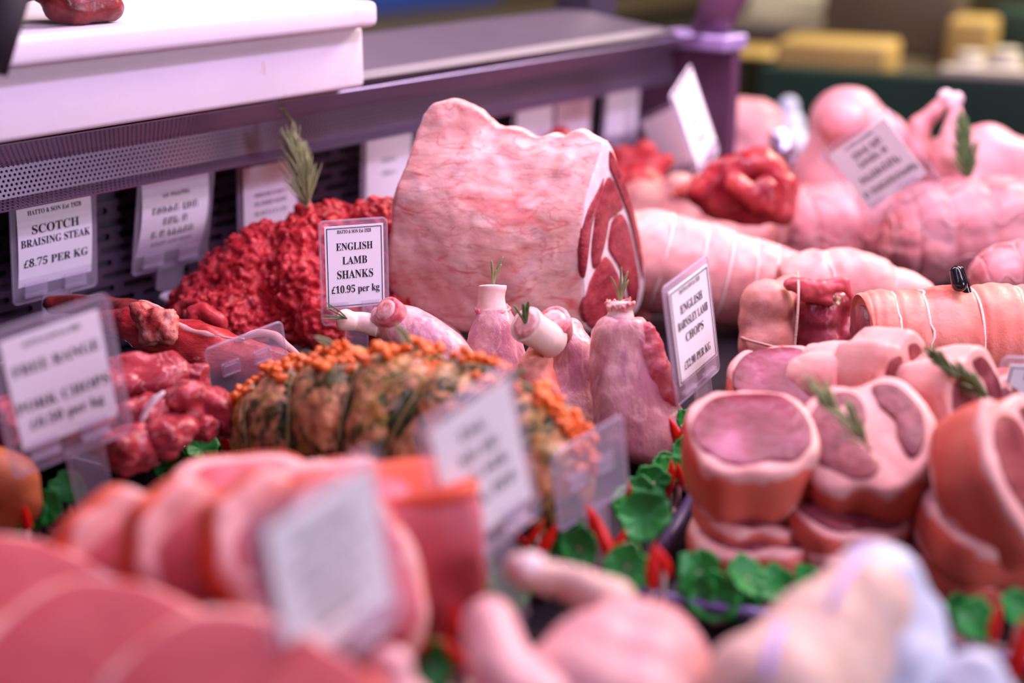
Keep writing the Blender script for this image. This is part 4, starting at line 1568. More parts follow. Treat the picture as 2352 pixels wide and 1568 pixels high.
st = [at(x, y, D2 - dd) for x, y, dd in smoothed([(1832, 625, .0), (1834, 660, .036), (1832, 720, .046), (1826, 790, .048), (1822, 850, .048), (1820, 910, .045)], 24)]
part('string', MB().tube(st, .0012, 6), M['twine'], tj)
st = [at(x, y, D2 - dd) for x, y, dd in smoothed([(1700, 772, .0), (1715, 780, .018), (1760, 792, .034), (1822, 808, .046), (1880, 815, .036), (1940, 812, .018), (1975, 800, 0)], 24)]
part('string', MB().tube(st, .0012, 6), M['twine'], tj)

# ------------------------------------------------------------------ far pile


def lumps(name, label, cat, L, d, mat, seed, voxel=.004, amp=((.003, .03), (.0012, .01)), group=None, sm=5, grounded=False, fac=.5):
    mb = MB()
    for q in L:
        if len(q) <= 4:
            dd = d + (q[3] if len(q) > 3 else 0)
            mb.ball(at(q[0], q[1], dd), q[2] / FPX * dd, None, 18, 14)
        else:
            x0, y0, r0, x1, y1, r1 = q[:6]
            dd = d + (q[6] if len(q) > 6 else 0)
            de = d + (q[7] if len(q) > 7 else (q[6] if len(q) > 6 else 0))
            mb.caps(at(x0, y0, dd), at(x1, y1, de), r0 / FPX * dd, r1 / FPX * de, 18)
    mb = rough(fuse(mb, voxel, sm, fac), list(amp), seed)
    if grounded:
        ground(mb)
    return solid(name, mb, M[mat], label, cat, group)


M['topside'] = meat('topside_lean', [(.24, .012, .020), (.40, .026, .034), (.54, .075, .07)], 24, rgh=.3, bump=.3, sss=.08, coat=.2)
lumps('topside_joint', 'folded deep red beef topside in front of the pale ham', 'meat joint',
      [(1610, 445, 34, 1660, 400, 40), (1660, 400, 40, 1740, 375, 44), (1740, 375, 44, 1800, 430, 40), (1800, 430, 38, 1790, 485, 34), (1640, 470, 34, 1740, 490, 34), (1690, 420, 26, 1740, 470, 28, -.03), (1760, 430, 26, 1770, 480, 22, -.03)], 1.46, 'topside', 61, .0035, ((.004, .03), (.002, .012)), sm=3)
lumps('topside_joint', 'brown-edged wedge of beef sticking out beside the tilted tickets', 'meat', [(1560, 440, 14, 1610, 420, 24), (1540, 450, 8, 1600, 445, 20)], 1.48, 'bone_red', 62, .003, ((.002, .02),))
lumps('pork_joint', 'pale pork joint under the folded red topside', 'meat joint', [(1740, 560, 85), (1660, 560, 80), (1820, 560, 90), (1840, 480, 60, .05), (1780, 610, 70)], 1.60, 'roll_fat', 63, .005, grounded=True)
lumps('pork_joint', 'flat pale joint behind the top corner of the rib joint', 'meat joint', [(1480, 480, 70), (1560, 465, 68), (1620, 490, 70), (1540, 540, 90), (1460, 540, 90)], 1.62, 'roll_fat', 64, .005, grounded=True)
lumps('beef_pieces', 'loose red beef pieces between the rear tickets and the flat pale joint', 'meat', [(1430, 360, 30), (1480, 350, 28), (1500, 390, 30), (1450, 400, 34), (1530, 370, 20), (1470, 440, 60), (1410, 430, 50)], 1.66, 'red', 65, .004, ((.005, .02), (.002, .008)), grounded=True)
lumps('beef_pieces', 'small red lump peeping over the flat top of the rib joint', 'meat', [(1285, 320, 30), (1270, 335, 30), (1300, 400, 60), (1280, 470, 60)], 1.58, 'red', 66, .004, ((.004, .02),), grounded=True)
lumps('pork_haunch', 'hefty pink pork leg below the lilac shelf', 'meat joint', [(1700, 300, 78), (1740, 360, 90), (1690, 400, 90), (1760, 450, 100), (1740, 285, 60)], 1.93, 'chicken', 67, .006, grounded=True)
ham = lumps('ham_joint', 'rounded pink ham in shiny film behind the diamond ticket', 'meat joint', [(1945, 290, 92), (1960, 370, 118), (2000, 340, 95), (1930, 420, 120), (2050, 420, 90), (1990, 480, 120)], 1.70, 'chicken', 68, .006, ((.003, .05),), sm=12, grounded=True)
kn = at(1935, 285, 1.63)
part('knuckle_end', rough(MB().ball(kn, (.030, .030, .026)), [(.003, .02)], 3), M['roll_pink'], ham)
bird = empty('raw_bird', onz(2260, 560), 'raw plucked bird with its legs up behind the wide netted joint', 'poultry')
bb = MB()
for q in ((2190, 400, 80), (2260, 390, 104), (2320, 400, 90), (2230, 470, 110), (2170, 360, 50), (2310, 480, 110)):
    bb.ball(at(q[0], q[1], 1.62), q[2] / FPX * 1.62, None, 18, 14)
bb.caps(at(2190, 350, 1.56), at(2195, 250, 1.56), 40 / FPX * 1.56, 20 / FPX * 1.56)
part('body', ground(rough(fuse(bb, .005, 8), [(.003, .03)], 71)), M['chicken'], bird)
lg = MB().caps(at(2110, 360, 1.60), at(2110, 290, 1.60), 32 / FPX * 1.6, 26 / FPX * 1.6).caps(at(2110, 290, 1.6), at(2165, 235, 1.6), 24 / FPX * 1.6, 16 / FPX * 1.6)
part('leg', rough(fuse(lg, .004, 6), [(.003, .02)], 72), M['roll_pink'], bird)
for k, (x, y) in enumerate(((2172, 222), (2196, 228), (2186, 236))):
    part('leg_tip', MB().ball(at(x, y, 1.56), 17 / FPX * 1.56), M['chicken_tip'], bird)
M['foil'] = plain('foil_wrap', (.75, .68, .85), .18, .9, bump=.6, bscale=60)
lumps('foil_parcel', 'small shiny silver parcel between the pork leg and the ham', 'parcel', [(1790, 320, 26), (1800, 350, 30), (1830, 390, 34), (1845, 440, 50), (1850, 500, 60)], 1.84, 'foil', 73, .004, ((.004, .015),), grounded=True)
lumps('film_pack', 'pale pack wrapped in film beyond the pork leg', 'pack', [(1810, 245, 26), (1818, 290, 34), (1815, 340, 50), (1815, 420, 70), (1815, 480, 70)], 2.12, 'wrap', 74, .006, ((.003, .03),), grounded=True)
sprig('dark bushy rosemary sprig leaning on the pink bird', at(2225, 425, 1.46), at(2212, 300, 1.46), 80, .028, 'rosemary', 1.0, 9, wid=.0017)

# ------------------------------------------------------------------ double lamb chops
OUT = [(0, .50), (.22, .54), (.42, .42), (.52, .15), (.50, -.15), (.38, -.38), (.15, -.50), (-.08, -.46), (-.30, -.50), (-.46, -.32), (-.53, -.02), (-.48, .28), (-.28, .48), (-.1, .48)]


def chop(label, c, n, up, w, h, t, lean, fat='lamb_fat', skin='lamb_skin2', lmat='lamb_lean', group='double lamb chops', seed=1, cat='lamb chop', name='lamb_chop', inset=.0045, skin_span=(0.0, 1.0), bone=False, out=OUT, jag=.05):
    r = random.Random(seed)
    o2 = [(x * w * (1 + r.uniform(-jag, jag)), y * h * (1 + r.uniform(-jag, jag))) for x, y in out]
    ol = closed_smooth(o2, 64)
    Mf = frame(n, up)
    c = Vector(c)
    body = MB().slab(ol, t, Mf, c, inset=inset, dome=.001)
    rough(body, [(.0018, .02), (.0006, .007)], seed)
    b = base_of(body)
    o = empty(name, b, label, cat, group)
    part('fat', body, M[fat], o)
    # skin: a band round the rim
    k0, k1 = int(64 * skin_span[0]), int(64 * skin_span[1])
    vs, fs = [], []
    ks = list(range(k0, k1 + 1))
    prof = [(-.54, -.0030), (-.47, -.0002), (-.25, .0014), (0, .0018), (.25, .0014), (.47, -.0002), (.54, -.0030)]
    for k in ks:
        p = ol[k % 64]
        L_ = math.hypot(*p)
        for z, e in prof:
            q = (L_ + e) / L_
            v = Vector((p[0] * q, p[1] * q, z * t * .86))
            v = Mf @ v + c
            v += (Mf @ Vector((p[0], p[1], 0)).normalized()) * (.0015 * noise.noise(v / .02))
            vs.append(v)
    m_ = len(prof)
    for i in range(len(ks) - 1):
        for j in range(m_ - 1):
            fs.append((i * m_ + j, i * m_ + j + 1, (i + 1) * m_ + j + 1, (i + 1) * m_ + j))
    part('skin', MB().add(vs, fs), M[skin], o)
    for side in (1, -1):
        for lp in lean:
            lo = closed_smooth([(x * w, y * h) for x, y in lp], 36)
            lb = MB().slab(lo, .004, Mf, c + (Mf @ Vector((0, 0, side * (t / 2 - .0005)))), inset=.0012, dome=.0006)
            part('lean', rough(lb, [(.0008, .010)], seed + 3), M[lmat], o)
    if bone:
        for side in (1, -1):
            bb = MB()
            z = side * t / 2
            for p, q, r0 in (((0, -.25), (0, .12), .0032), ((-.12, -.28), (.12, -.28), .003)):
                bb.caps(Mf @ Vector((p[0] * w, p[1] * h, z)) + c, Mf @ Vector((q[0] * w, q[1] * h, z)) + c, r0, r0)
            part('bone', fuse(bb, .0012, 3), M['bone'], o)
    return o


TWO = [[(-.10, .38), (-.30, .34), (-.44, .10), (-.42, -.18), (-.22, -.36), (0, -.40), (.10, -.28), (-.06, -.10), (.02, .10), (.0, .28)], [(.08, .42), (.26, .42), (.42, .20), (.44, -.06), (.34, -.24), (.24, -.10), (.22, .10), (.12, .24)]]
ONE = [[(.0, .44), (.30, .40), (.46, .12), (.42, -.2), (.26, -.38), (.08, -.36), (-.1, -.42), (-.28, -.36), (-.45, -.15), (-.46, .08), (-.38, .26), (-.24, .40)]]
# tray of the chops, seen as a plum-dark strip at its left
c0 = onz(1505, 1300, .012)
c1 = onz(1640, 1075, .012)
e = (c1 - c0)
e.z = 0
tray('dark purple-edged tray under the stacks of lamb chops', c0 + e.normalized() * .30, -e, .34, .30, .014, M['tray_purple'], M['tray_black'], rimw=.010, rad=.01)
V = gv
# near stack
chop('bottom chop of the near stack, tucked behind the green leaves', at(1735, 1248, .880), V(-.0, -.05, 1), V(0, 1, .05), .075, .070, .022, ONE, seed=81)
chop('flat pale middle chop of the near stack', at(1735, 1192, .890), V(.02, -.10, 1), V(0, 1, .1), .072, .070, .022, ONE, seed=82)
chop('thick top chop of the near stack with a violet-red wet face', at(1722, 1048, .885), V(-.03, -.30, 1), V(0, 1, .3), .078, .082, .042, ONE, lmat='lamb_wet', seed=83, bone=False)
chop('purple-red chop lying flat behind the near stack', at(1785, 908, .985), V(-.10, -.42, 1), V(0, 1, .4), .066, .072, .03, ONE, lmat='lamb_wet', seed=84, bone=False)
chop('hidden lower chop below the purple-red one', at(1790, 1000, .985), V(-.05, -.05, 1), V(0, 1, .1), .07, .075, .03, ONE, seed=85, bone=False)
# middle stack
chop('upturned middle chop holding a rosemary sprig', at(1990, 1050, .885), V(-.20, -.40, .85), V(.1, .8, .45), .080, .090, .046, TWO, seed=86)
chop('ragged chop beneath the upturned rosemary chop', at(1945, 1190, .875), V(.05, -.25, 1), V(0, 1, .2), .072, .070, .026, ONE, seed=87)
chop('lowest chop of the middle stack near the wrapped chicken', at(1985, 1255, .875), V(.0, -.05, 1), V(0, 1, .1), .080, .080, .022, ONE, seed=88)
# far row standing up
chop('standing chop with a pale side and a dark hole, first of the upright row', at(1912, 915, .985), V(.70, -.60, .22), V(-.1, .1, 1), .056, .070, .040, TWO, seed=89, skin='lamb_fat')
chop('standing chop with a tall domed fat edge, middle of the upright row', at(2025, 905, .965), V(.60, -.70, .20), V(-.1, .1, 1), .058, .078, .042, TWO, seed=90, skin='lamb_fat')
chop('standing chop with dark rosemary on it, last of the upright row', at(2185, 950, .940), V(.60, -.66, .30), V(-.2, .1, 1), .066, .078, .042, TWO, seed=91, skin='lamb_fat')
chop('partly hidden chop edge between the upright row and the cut ticket', at(2295, 985, .96), V(.45, -.75, .30), V(-.1, .1, 1), .055, .070, .030, ONE, seed=92)
# right stack
chop('thick orange-skinned chop at the picture edge leaning open', at(2320, 1118, .835), V(.50, -.50, .62), V(-.2, .6, .8), .080, .096, .044, TWO, seed=93)
chop('lower dark chop under the leaning orange-skinned one', at(2290, 1228, .84), V(.1, -.15, 1), V(0, 1, .1), .085, .08, .030, ONE, seed=94)
chop('bottom chop at the picture edge above the garnish', at(2290, 1290, .85), V(.0, -.1, 1), V(0, 1, .1), .09, .08, .022, ONE, seed=95)
sprig('rosemary sprig laid on the upturned middle chop', at(2000, 1035, .850), at(1880, 905, .850), 46, .020, 'rosemary_light', .9, 12, UZ * .004, wid=.0013)
sprig('dark green rosemary sprig on the last standing chop', at(2290, 940, .905), at(2158, 832, .905), 50, .020, 'rosemary', .8, 13, UZ * .004, wid=.0013)
# ------------------------------------------------------------------ pork at the front
KID = [(0, .52), (.28, .50), (.48, .28), (.52, 0), (.44, -.28), (.25, -.46), (0, -.50), (-.24, -.40), (-.36, -.18), (-.46, .05), (-.44, .30), (-.24, .48)]
PL = [[(.0, .36), (.24, .36), (.40, .18), (.42, -.05), (.32, -.30), (.08, -.40), (-.16, -.30), (-.26, -.08), (-.33, .12), (-.24, .30)]]


def pork(label, c, n, up, w, h, t, seed, group='pork chops', lean=PL, out=KID, lmat='pork_lean', name='pork_chop', **k):
    return chop(label, c, n, up, w, h, t, lean, 'pork_fat', 'pork_skin', lmat, group, seed, 'pork chop', name, .005, (0.0, 1.0), False, out, .04, **k)


pork('pork chop leaning at the near end of the row, darkest in its folds', at(305, 1362, .700), V(.66, -.62, .42), V(-.55, .25, .8), .066, .095, .022, 101)
pork('second leaning pork chop, its white rim curling over the first', at(465, 1345, .685), V(.62, -.66, .42), V(-.55, .25, .8), .066, .096, .022, 102)
pork('third leaning pork chop, half behind the large blurred ticket', at(645, 1330, .675), V(.60, -.68, .42), V(-.55, .25, .8), .066, .096, .022, 103)
pork('fourth leaning pork chop hidden by the large blurred ticket', at(800, 1330, .670), V(.55, -.72, .42), V(-.5, .25, .8), .064, .096, .022, 104)
pork('pork chop with a pale upper rim lying behind the leaning row', at(560, 1150, .765), V(.15, -.35, .9), V(-.2, .9, .35), .080, .055, .020, 105)
pork('orange-rimmed pork chop lying behind the large blurred ticket', at(760, 1170, .745), V(.10, -.35, .9), V(-.2, .9, .35), .080, .055, .022, 106)
pork('pork chop whose rim shows over the near leaning chop', at(390, 1235, .740), V(.25, -.4, .85), V(-.2, .9, .35), .070, .050, .018, 107)
lj = empty('pork_loin_piece', onz(960, 1500), 'square-cut pork loin piece with an orange rind between the two blurred tickets', 'meat')
SQ = [(-.45, .5), (0, .53), (.45, .5), (.5, .1), (.46, -.4), (.2, -.5), (-.2, -.5), (-.46, -.4), (-.5, .1)]
Mf = frame(V(.25, -.85, .10), V(0, 0, 1))
ob = closed_smooth([(x * .062, y * .098) for x, y in SQ], 60)
part('lean', rough(MB().slab(ob, .060, Mf, at(955, 1322, .735), inset=.008, dome=.002), [(.003, .03)], 7), M['pork_lean'], lj)
rb = MB()
R0 = closed_smooth([(x * .063, y * .061) for x, y in SQ], 60)
yM = Mf @ Vector((0, 1, 0))
rb.slab(R0, .007, frame(yM, Mf @ Vector((0, 0, -1))), at(955, 1322, .735) + yM * .050, inset=.003)
part('rind', rough(rb, [(.002, .03)], 9), M['pork_skin'], lj)
DISC = [(math.cos(a) * .5, math.sin(a) * .5 * (1 + .1 * math.cos(3 * a))) for a in [6.283 * k / 12 for k in range(12)]]
PD = [[(x * .93, y * .93) for x, y in DISC]]
pork('dark rosy pork leg steak in the bottom corner, farthest of the three', at(40, 1475, .640), V(.25, -.45, .86), V(0, .9, .4), .115, .100, .022, 111, 'pork leg steaks', PD, DISC, 'pork_leg', 'pork_steak')
pork('broad pork leg steak overlapping the dark corner one', at(270, 1600, .590), V(.22, -.48, .84), V(0, .9, .4), .120, .100, .022, 112, 'pork leg steaks', PD, DISC, 'pork_leg', 'pork_steak')
pork('nearest pork leg steak at the bottom under the large blurred ticket', at(560, 1700, .555), V(.18, -.50, .84), V(0, .9, .4), .120, .100, .022, 113, 'pork leg steaks', PD, DISC, 'pork_leg', 'pork_steak')
lumps('pork_shoulder', 'brownish pork piece under the steaks and beside the leaning chops', 'meat joint',
      [(50, 1310, 85), (-30, 1330, 90), (120, 1330, 60), (60, 1440, 90), (-60, 1440, 90), (200, 1450, 80), (180, 1560, 130), (60, 1600, 130), (330, 1480, 90), (420, 1600, 130), (560, 1560, 110), (320, 1400, 90), (480, 1420, 90), (640, 1420, 90), (700, 1560, 90), (780, 1420, 80)], .755, 'pork_skin', 114, .005, ((.003, .04),), grounded=True, sm=8)
lumps('gammon_piece', 'rounded orange-brown gammon at the picture edge behind the garnish', 'meat joint', [(20, 1110, 70), (-30, 1120, 100), (40, 1160, 60), (-10, 1190, 80)], .885, 'gammon', 115, .004, ((.002, .04),), grounded=True, sm=8)

# ------------------------------------------------------------------ chickens
ch = empty('raw_chicken', onz(1420, 1560), 'raw pink chicken with a pale wing tip at the front of the counter', 'poultry', 'front chickens')
cb = MB()
dC = .655
for x, y, r, dd in ((1440, 1480, 115, 0), (1500, 1480, 105, .01), (1370, 1520, 130, -.02), (1480, 1560, 140, -.02), (1540, 1520, 90, .0), (1330, 1600, 150, -.03), (1450, 1650, 170, -.03), (1430, 1560, 150, .02), (1250, 1600, 110, -.03)):
    cb.ball(at(x, y, dC + dd), r / FPX * (dC + dd), None, 20, 16)
part('body', ground(rough(fuse(cb, .004, 10), [(.0025, .03), (.0006, .006)], 121)), M['chicken'], ch)
wg = MB().caps(at(1205, 1310, .69), at(1290, 1330, .69), 38 / FPX * .69, 42 / FPX * .69).caps(at(1290, 1330, .69), at(1400, 1385, .68), 42 / FPX * .69, 66 / FPX * .69)
wg.ball(at(1196, 1302, .69), 40 / FPX * .69)
part('wing', rough(fuse(wg, .003, 6), [(.002, .02)], 122), M['chicken_pale'], ch)
part('wing_tip', rough(MB().ball(at(1215, 1300, .682), (40 / FPX * .69, 30 / FPX * .69, 30 / FPX * .69)), [(.001, .01)], 123), M['chicken_tip'], ch)
dr = MB().caps(at(1120, 1440, .63), at(1150, 1540, .61), 72 / FPX * .62, 80 / FPX * .62).caps(at(1150, 1540, .61), at(1220, 1640, .60), 80 / FPX * .62, 110 / FPX * .6)
part('drumstick', rough(fuse(dr, .003, 6), [(.002, .02)], 124), M['chicken'], ch)
lumps('chicken_thigh', 'small rounded pink chicken thigh beside the large blurred ticket at the bottom', 'poultry', [(895, 1530, 55), (890, 1600, 70), (920, 1640, 80), (900, 1760, 90)], .60, 'chicken', 125, .003, ((.002, .03),), group='front chickens')

wc = empty('wrapped_chicken', onz(1900, 1540), 'pale chicken in white wrap with purple bands, in the front corner', 'poultry', 'front chickens')
wb = MB()
for x, y, r, d in ((2010, 1345, 105, .665), (1975, 1400, 125, .655), (1900, 1480, 150, .645), (1850, 1560, 170, .635), (1780, 1620, 180, .62), (2040, 1450, 120, .665), (2020, 1560, 150, .655), (1990, 1680, 170, .65), (1720, 1560, 110, .62)):
    wb.ball(at(x, y, d), r / FPX * d, None, 20, 16)
part('body', ground(rough(fuse(wb, .004, 12), [(.002, .04), (.0006, .008)], 131)), M['chicken_pale'], wc)
wp = MB()
for x, y, r, d in ((2012, 1345, 109, .664), (1990, 1392, 118, .657), (2055, 1450, 124, .664), (2040, 1550, 152, .655), (2010, 1660, 172, .65)):
    wp.ball(at(x, y, d), r / FPX * d, None, 20, 16)
wpf = ground(rough(fuse(wp, .004, 10), [(.0025, .03), (.0008, .008)], 132))
part('wrap', wpf, M['wrap'], wc)
bp = [at(x, y, d) for x, y, d in smoothed([(1985, 1248, .645), (1965, 1290, .628), (1930, 1340, .612), (1905, 1395, .605)], 24)]
part('band', MB().tube(bp, .0018, 8, flat=.5), M['band'], wc)
bp = [at(x, y, d) for x, y, d in smoothed([(1795, 1430, .61), (1780, 1465, .60), (1768, 1510, .59), (1760, 1560, .585)], 24)]
part('band', MB().tube(bp, .0022, 8, flat=.5), M['band'], wc)
lumps('wrapped_chicken', 'second white-wrapped chicken cut by the bottom edge beside the banded one', 'poultry', [(2235, 1560, 75), (2210, 1640, 120), (2270, 1640, 90), (2220, 1760, 140)], .64, 'wrap', 133, .004, ((.003, .03),), group='front chickens', grounded=True)

# ------------------------------------------------------------------ plastic garnish between the trays


def leaf_mesh(seed):
    r = random.Random(seed)
    n = 48
    vs, fs = [Vector((0, 0, 0))], []
    ph = r.uniform(0, 6)
    for j, q in enumerate((.3, .6, .85, 1.0)):
        for k in range(n):
            a = 6.283 * k / n
            lob = 1 + .05 * math.cos(6 * a + ph) + (.045 * math.cos(16 * a) if j == 3 else 0)
            rr_ = q * lob * (1 - .25 * math.cos(a) ** 8 * (1 if math.cos(a) < 0 else 0))
            z = .26 * q * q + .09 * q * q * math.sin(3 * a + ph) + .03 * q * math.sin(8 * a + seed)
            vs.append(Vector((rr_ * math.cos(a), rr_ * .85 * math.sin(a), z)))
    for k in range(n):
        l = (k + 1) % n
        fs.append((0, 1 + k, 1 + l))
        for j in range(3):
            fs.append((1 + j * n + k, 1 + (j + 1) * n + k, 1 + (j + 1) * n + l, 1 + j * n + l))
    mb = MB().add(vs, fs)
    return mb


def garnish(label, items, seed):
    """items: ('l' leaf | 'c' chili, px, py, height above the deck, size in metres)"""
    r = random.Random(seed)
    pts = [onz(i[1], i[2], i[3] + (.010 if i[0] == 'c' else 0)) for i in items]
    c = sum(pts, Vector()) / len(pts)
    o = empty('plastic_garnish', Vector((c.x, c.y, DECK)), label, 'garnish', 'plastic garnish strips')
    # stalk strip on the deck joining the sprays
    if len(pts) > 1:
        sp = sorted(pts, key=lambda p: (p - pts[0]).length)
        sb = MB()
        for a, b in zip(sp, sp[1:]):
            sb.tube([Vector((a.x, a.y, DECK + .0045)), Vector((b.x, b.y, DECK + .0045))], .003, 6)
        for p in pts:
            sb.tube([Vector((p.x, p.y, DECK + .002)), p], [.002, .0015], 6)
        part('stalk', sb, M['stalk'], o)
    for it, p in zip(items, pts):
        if it[0] == 'l':
            mb = leaf_mesh(r.randint(0, 999))
            nv = V(r.uniform(-.5, .5), r.uniform(-1.3, -.5), r.uniform(.5, .9))
            Mf = frame(nv, V(r.uniform(-.4, .4), .3, 1))
            Mf = Mf @ Matrix.Rotation(r.uniform(0, 6.28), 3, 'Z')
            mb.v = [Mf @ (v * it[4]) + p for v in mb.v]
            mb.v = [Vector((v.x, v.y, max(v.z, DECK + .001))) for v in mb.v]
            q = part('leaf', mb, M['leaf'], o)
            q.modifiers.new('t', 'SOLIDIFY').thickness = .0012
        else:
            d = V(r.uniform(-.7, .7), r.uniform(-.3, .1), 1).normalized()
            cv = V(r.uniform(-.3, .3), 0, 0)
            L_ = it[4] * 2.1
            mb = MB()
            k = [-.5, -.4, -.2, 0, .2, .35, .45, .5]
            rd = [.10, .20, .27, .26, .2, .12, .06, .01]
            mb.tube([p + d * L_ * t + cv * L_ * t * t for t in k], [x * it[4] for x in rd], 10)
            mb.v = [Vector((v.x, v.y, max(v.z, DECK + .001))) for v in mb.v]
            part('chili', mb, M['chili'], o)
    return o


L, Cc = 'l', 'c'
garnish('plastic leaf garnish beside the orange-brown gammon', [(L, 105, 1165, .025, .013), (L, 155, 1120, .03, .013), (L, 15, 1215, .03, .013), (Cc, 60, 1195, .03, .012), (L, 85, 1190, .02, .011)], 1)
garnish('plastic leaf garnish with a chili between the diced beef tray and the herb joint', [(L, 462, 1030, .030, .0135), (L, 400, 1072, .02, .013), (Cc, 512, 1005, .03, .015), (Cc, 522, 985, .03, .012), (L, 548, 1010, .03, .010), (L, 430, 1060, .015, .012)], 2)
garnish('long plastic garnish strip of leaves and chilies running up to the chop tray', [(Cc, 1553, 1000, .03, .014), (Cc, 1575, 985, .035, .012), (L, 1575, 965, .04, .010), (L, 1575, 1040, .03, .013), (L, 1522, 1068, .03, .010), (L, 1500, 1105, .03, .012), (L, 1540, 1075, .035, .010), (Cc, 1540, 1100, .02, .013), (Cc, 1560, 1095, .02, .012), (L, 1585, 1080, .02, .008), (Cc, 1445, 1130, .03, .009), (L, 1470, 1130, .03, .011)], 3)
garnish('plastic garnish cluster with one big round leaf before the herb joint', [(L, 1478, 1190, .03, .019), (L, 1440, 1160, .03, .014), (Cc, 1362, 1195, .035, .014), (Cc, 1385, 1235, .03, .016), (L, 1290, 1215, .03, .014), (Cc, 1235, 1215, .03, .010), (Cc, 1255, 1245, .03, .014), (L, 1330, 1255, .03, .013), (L, 1350, 1225, .03, .010), (Cc, 1420, 1250, .02, .012), (L, 1250, 1270, .02, .012), (Cc, 1200, 1235, .02, .010)], 4)
garnish('plastic garnish with leaves and red chilies between chicken wing and chop tray', [(L, 1440, 1298, .04, .014), (Cc, 1498, 1300, .04, .014), (Cc, 1525, 1290, .04, .012), (L, 1465, 1335, .02, .010), (L, 1605, 1310, .03, .014), (L, 1640, 1370, .02, .016), (L, 1715, 1325, .03, .013), (L, 1780, 1340, .02, .013), (L, 1845, 1335, .02, .012), (L, 1700, 1380, .015, .014), (L, 1600, 1365, .02, .012)], 5)
garnish('dark plastic garnish in the corner beyond the wrapped chicken', [(L, 2235, 1425, .03, .013), (Cc, 2285, 1430, .03, .011), (L, 2335, 1400, .03, .012), (Cc, 2345, 1490, .04, .018), (L, 2200, 1400, .02, .010)], 6)
garnish('plastic garnish at the bottom between ticket and chicken drumstick', [(L, 1060, 1390, .04, .010), (Cc, 1042, 1440, .05, .013), (Cc, 1050, 1510, .055, .013), (L, 985, 1525, .055, .014), (Cc, 970, 1495, .05, .009), (L, 1105, 1305, .03, .011), (L, 1165, 1365, .03, .016), (L, 1130, 1350, .02, .012)], 7)

# ------------------------------------------------------------------ the shop behind
M['green'] = plain('green_board', (.014, .045, .028), .45, vary=.3, bscale=6)
M['cheese'] = plain('yellow_cheese', (.50, .33, .10), .5, vary=.2, bscale=12)
M['cream'] = plain('cream_plastic', (.62, .56, .46), .5, vary=.1)
M['brown'] = plain('brown_shelf', (.115, .085, .055), .5, vary=.3, bscale=5)
M['taupe'] = plain('taupe_shelf', (.21, .17, .14), .5, vary=.2, bscale=4)
M['blue'] = plain('blue_crate', (.02, .06, .32), .5)
M['jar'] = plain('white_jar', (.74, .66, .60), .35)
A = onz(1745, 148, .03)
A = at(1745, 148, 2.75)
hz = A.z - DECK
B = onz(2420, 190, hz)
e = (B - A)
e.z = 0
eL = e.length
e.normalize()
ee = UZ.cross(e)
if ee.dot(GR) < 0:
    ee = -ee


def obox(mb, x0, x1, y0, y1, z0, z1, b=.006):
    q = MB().rbox((x0, y0, z0), (x1, y1, z1), b)
    return mb.add([A + e * v.x + ee * v.y + UZ * (v.z - A.z) for v in q.v], q.f)


cn = empty('cheese_counter', Vector((A.x, A.y, 0)), 'second display counter behind with a dark green front board', 'display counter')
part('green_front', obox(MB(), 0, eL + .6, 0, .03, .30, A.z), M['green'], cn, False)
part('counter_body', obox(MB(), .0, eL + .6, .035, 1.0, 0, A.z - .03), M['brown'], cn, False)
part('counter_rail', obox(MB(), .34, eL + .6, -.004, .02, A.z, A.z + .018), M['cream'], cn, False)


def place(px, py):
    """a point on the second counter's top"""
    r = ray(px, py)
    return CAM + r * ((A.z - .03 - CAM.z) / r.z)


def block(name, label, cat, px0, px1, pyb, pyt, depth, mat, back=.0, mb=None, bev=.012, group=None):
    """a bevelled block standing on the second counter between two pixel columns, its top at pixel row pyt"""
    r0, r1 = ray(px0, pyb), ray(px1, pyb)
    n = ee
    p0 = A + ee * back
    a = CAM + r0 * ((p0 - CAM).dot(n) / r0.dot(n))
    b = CAM + r1 * ((p0 - CAM).dot(n) / r1.dot(n))
    rt = ray((px0 + px1) / 2, pyt)
    t = CAM + rt * ((p0 - CAM).dot(n) / rt.dot(n))
    m = MB()
    obox(m, (a - A).dot(e), (b - A).dot(e), back, back + depth, A.z - .0290, t.z, bev)
    return solid(name, m, M[mat], label, cat, group)


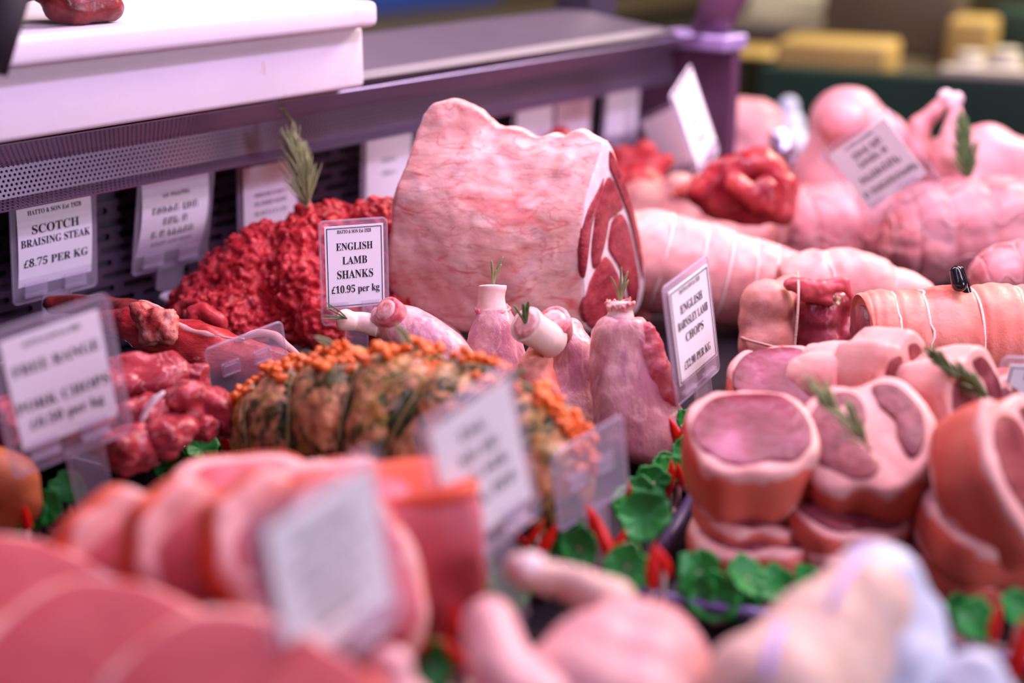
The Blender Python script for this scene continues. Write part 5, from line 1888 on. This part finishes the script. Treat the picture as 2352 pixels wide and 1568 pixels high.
block('cheese_block', 'long yellow cheese block on the green-fronted counter', 'cheese', 1775, 2035, 150, 98, .14, 'cheese', .05)
block('cheese_block', 'small ochre cheese behind the white jars', 'cheese', 2165, 2270, 150, 45, .12, 'cheese', .32)
block('cheese_block', 'low ochre block at the near end of the green counter', 'cheese', 1660, 1770, 190, 118, .12, 'cheese', .25, bev=.02)
block('storage_box', 'dull brown box standing behind the long yellow cheese', 'box', 1880, 2190, 150, -60, .14, 'brown', .45)
block('storage_box', 'taupe box behind the yellow cheese at the end of the green counter', 'box', 1660, 1890, 150, 45, .14, 'taupe', .62)
block('storage_box', 'green box at the top corner beyond the white jars', 'box', 2262, 2420, 150, 20, .12, 'green', .58)
for k, (x, y) in enumerate(((2232, 118), (2312, 112))):
    p = A + ee * .10
    r = ray(x, y)
    t = CAM + r * ((p - CAM).dot(ee) / r.dot(ee))
    zb = A.z - .0285
    hh = t.z - zb
    jo = empty('jar', Vector((t.x, t.y, zb)), ['white jar beside the ochre cheese on the green counter', 'white jar standing next beyond the first one on the green counter'][k], 'jar', 'white jars')
    part('jar_body', MB().tube([Vector((t.x, t.y, zb + hh * f)) for f in (0, .05, .6, .8, .86)], [.026, .031, .031, .027, .022], 20), M['jar'], jo)
    part('lid', MB().tube([Vector((t.x, t.y, zb + hh * f)) for f in (.86, .88, .98, 1.0)], [.024, .026, .026, .023], 20), M['cream'], jo)
# cream vent panel and pale shelf higher up at the back
vp = empty('vent_panel', at(1820, 60, 3.6), 'cream slatted vent panel hanging beyond the plum post', 'vent panel')
a, b = at(1725, 40, 3.6), at(1908, 18, 3.6)
dx = (b - a)
L_ = dx.length
dx.normalize()
nb = MB()
for k in range(16):
    p = a + dx * (L_ * k / 16)
    q = MB().box((0, 0, 0), (L_ / 16 * .72, .012, .13))
    nb.add([p + dx * v.x + GR * v.y + UZ * v.z for v in q.v], q.f)
part('slats', nb, M['cream'], vp, False)
q = MB().box((-.01, .012, -.01), (L_ + .01, .03, .14))
part('back_plate', MB().add([a + dx * v.x + GR * v.y + UZ * v.z for v in q.v], q.f), M['cream'], vp, False)
part('support', MB().tube([Vector((a.x + dx.x * .1, a.y + dx.y * .1, 0)) + GR * .03, a + dx * .1 + GR * .03], .02, 8), M['taupe'], vp)
# worktop behind the butcher with a blue crate
wt = empty('rear_worktop', Vector((1.6, 3.2, 0)), 'dark worktop along the back wall behind the butcher', 'worktop')
part('top_slab', MB().rbox((-1.2, 2.7, .76), (4.4, 3.9, .80), .005), M['brown'], wt, False)
part('cupboard', MB().box((-1.2, 2.75, 0), (4.4, 3.9, .76)), M['wall'], wt, False)
p = at(930, 20, 1.0)
bx = [ray(x, 12) for x in (705, 1150)]
pts = [CAM + r * ((3.0 - CAM.y) / r.y) for r in bx]
m = MB().rbox((pts[0].x, 3.0, .801), (pts[1].x, 3.3, pts[0].z + .10), .01)
cr = empty('blue_crate', Vector(((pts[0].x + pts[1].x) / 2, 3.15, .80)), 'blue plastic crate on the dark rear worktop', 'crate')
part('crate_body', m, M['blue'], cr)
part('crate_rim', MB().rbox((pts[0].x - .012, 2.988, pts[0].z + .08), (pts[1].x + .012, 3.312, pts[0].z + .105), .005), M['blue'], cr)
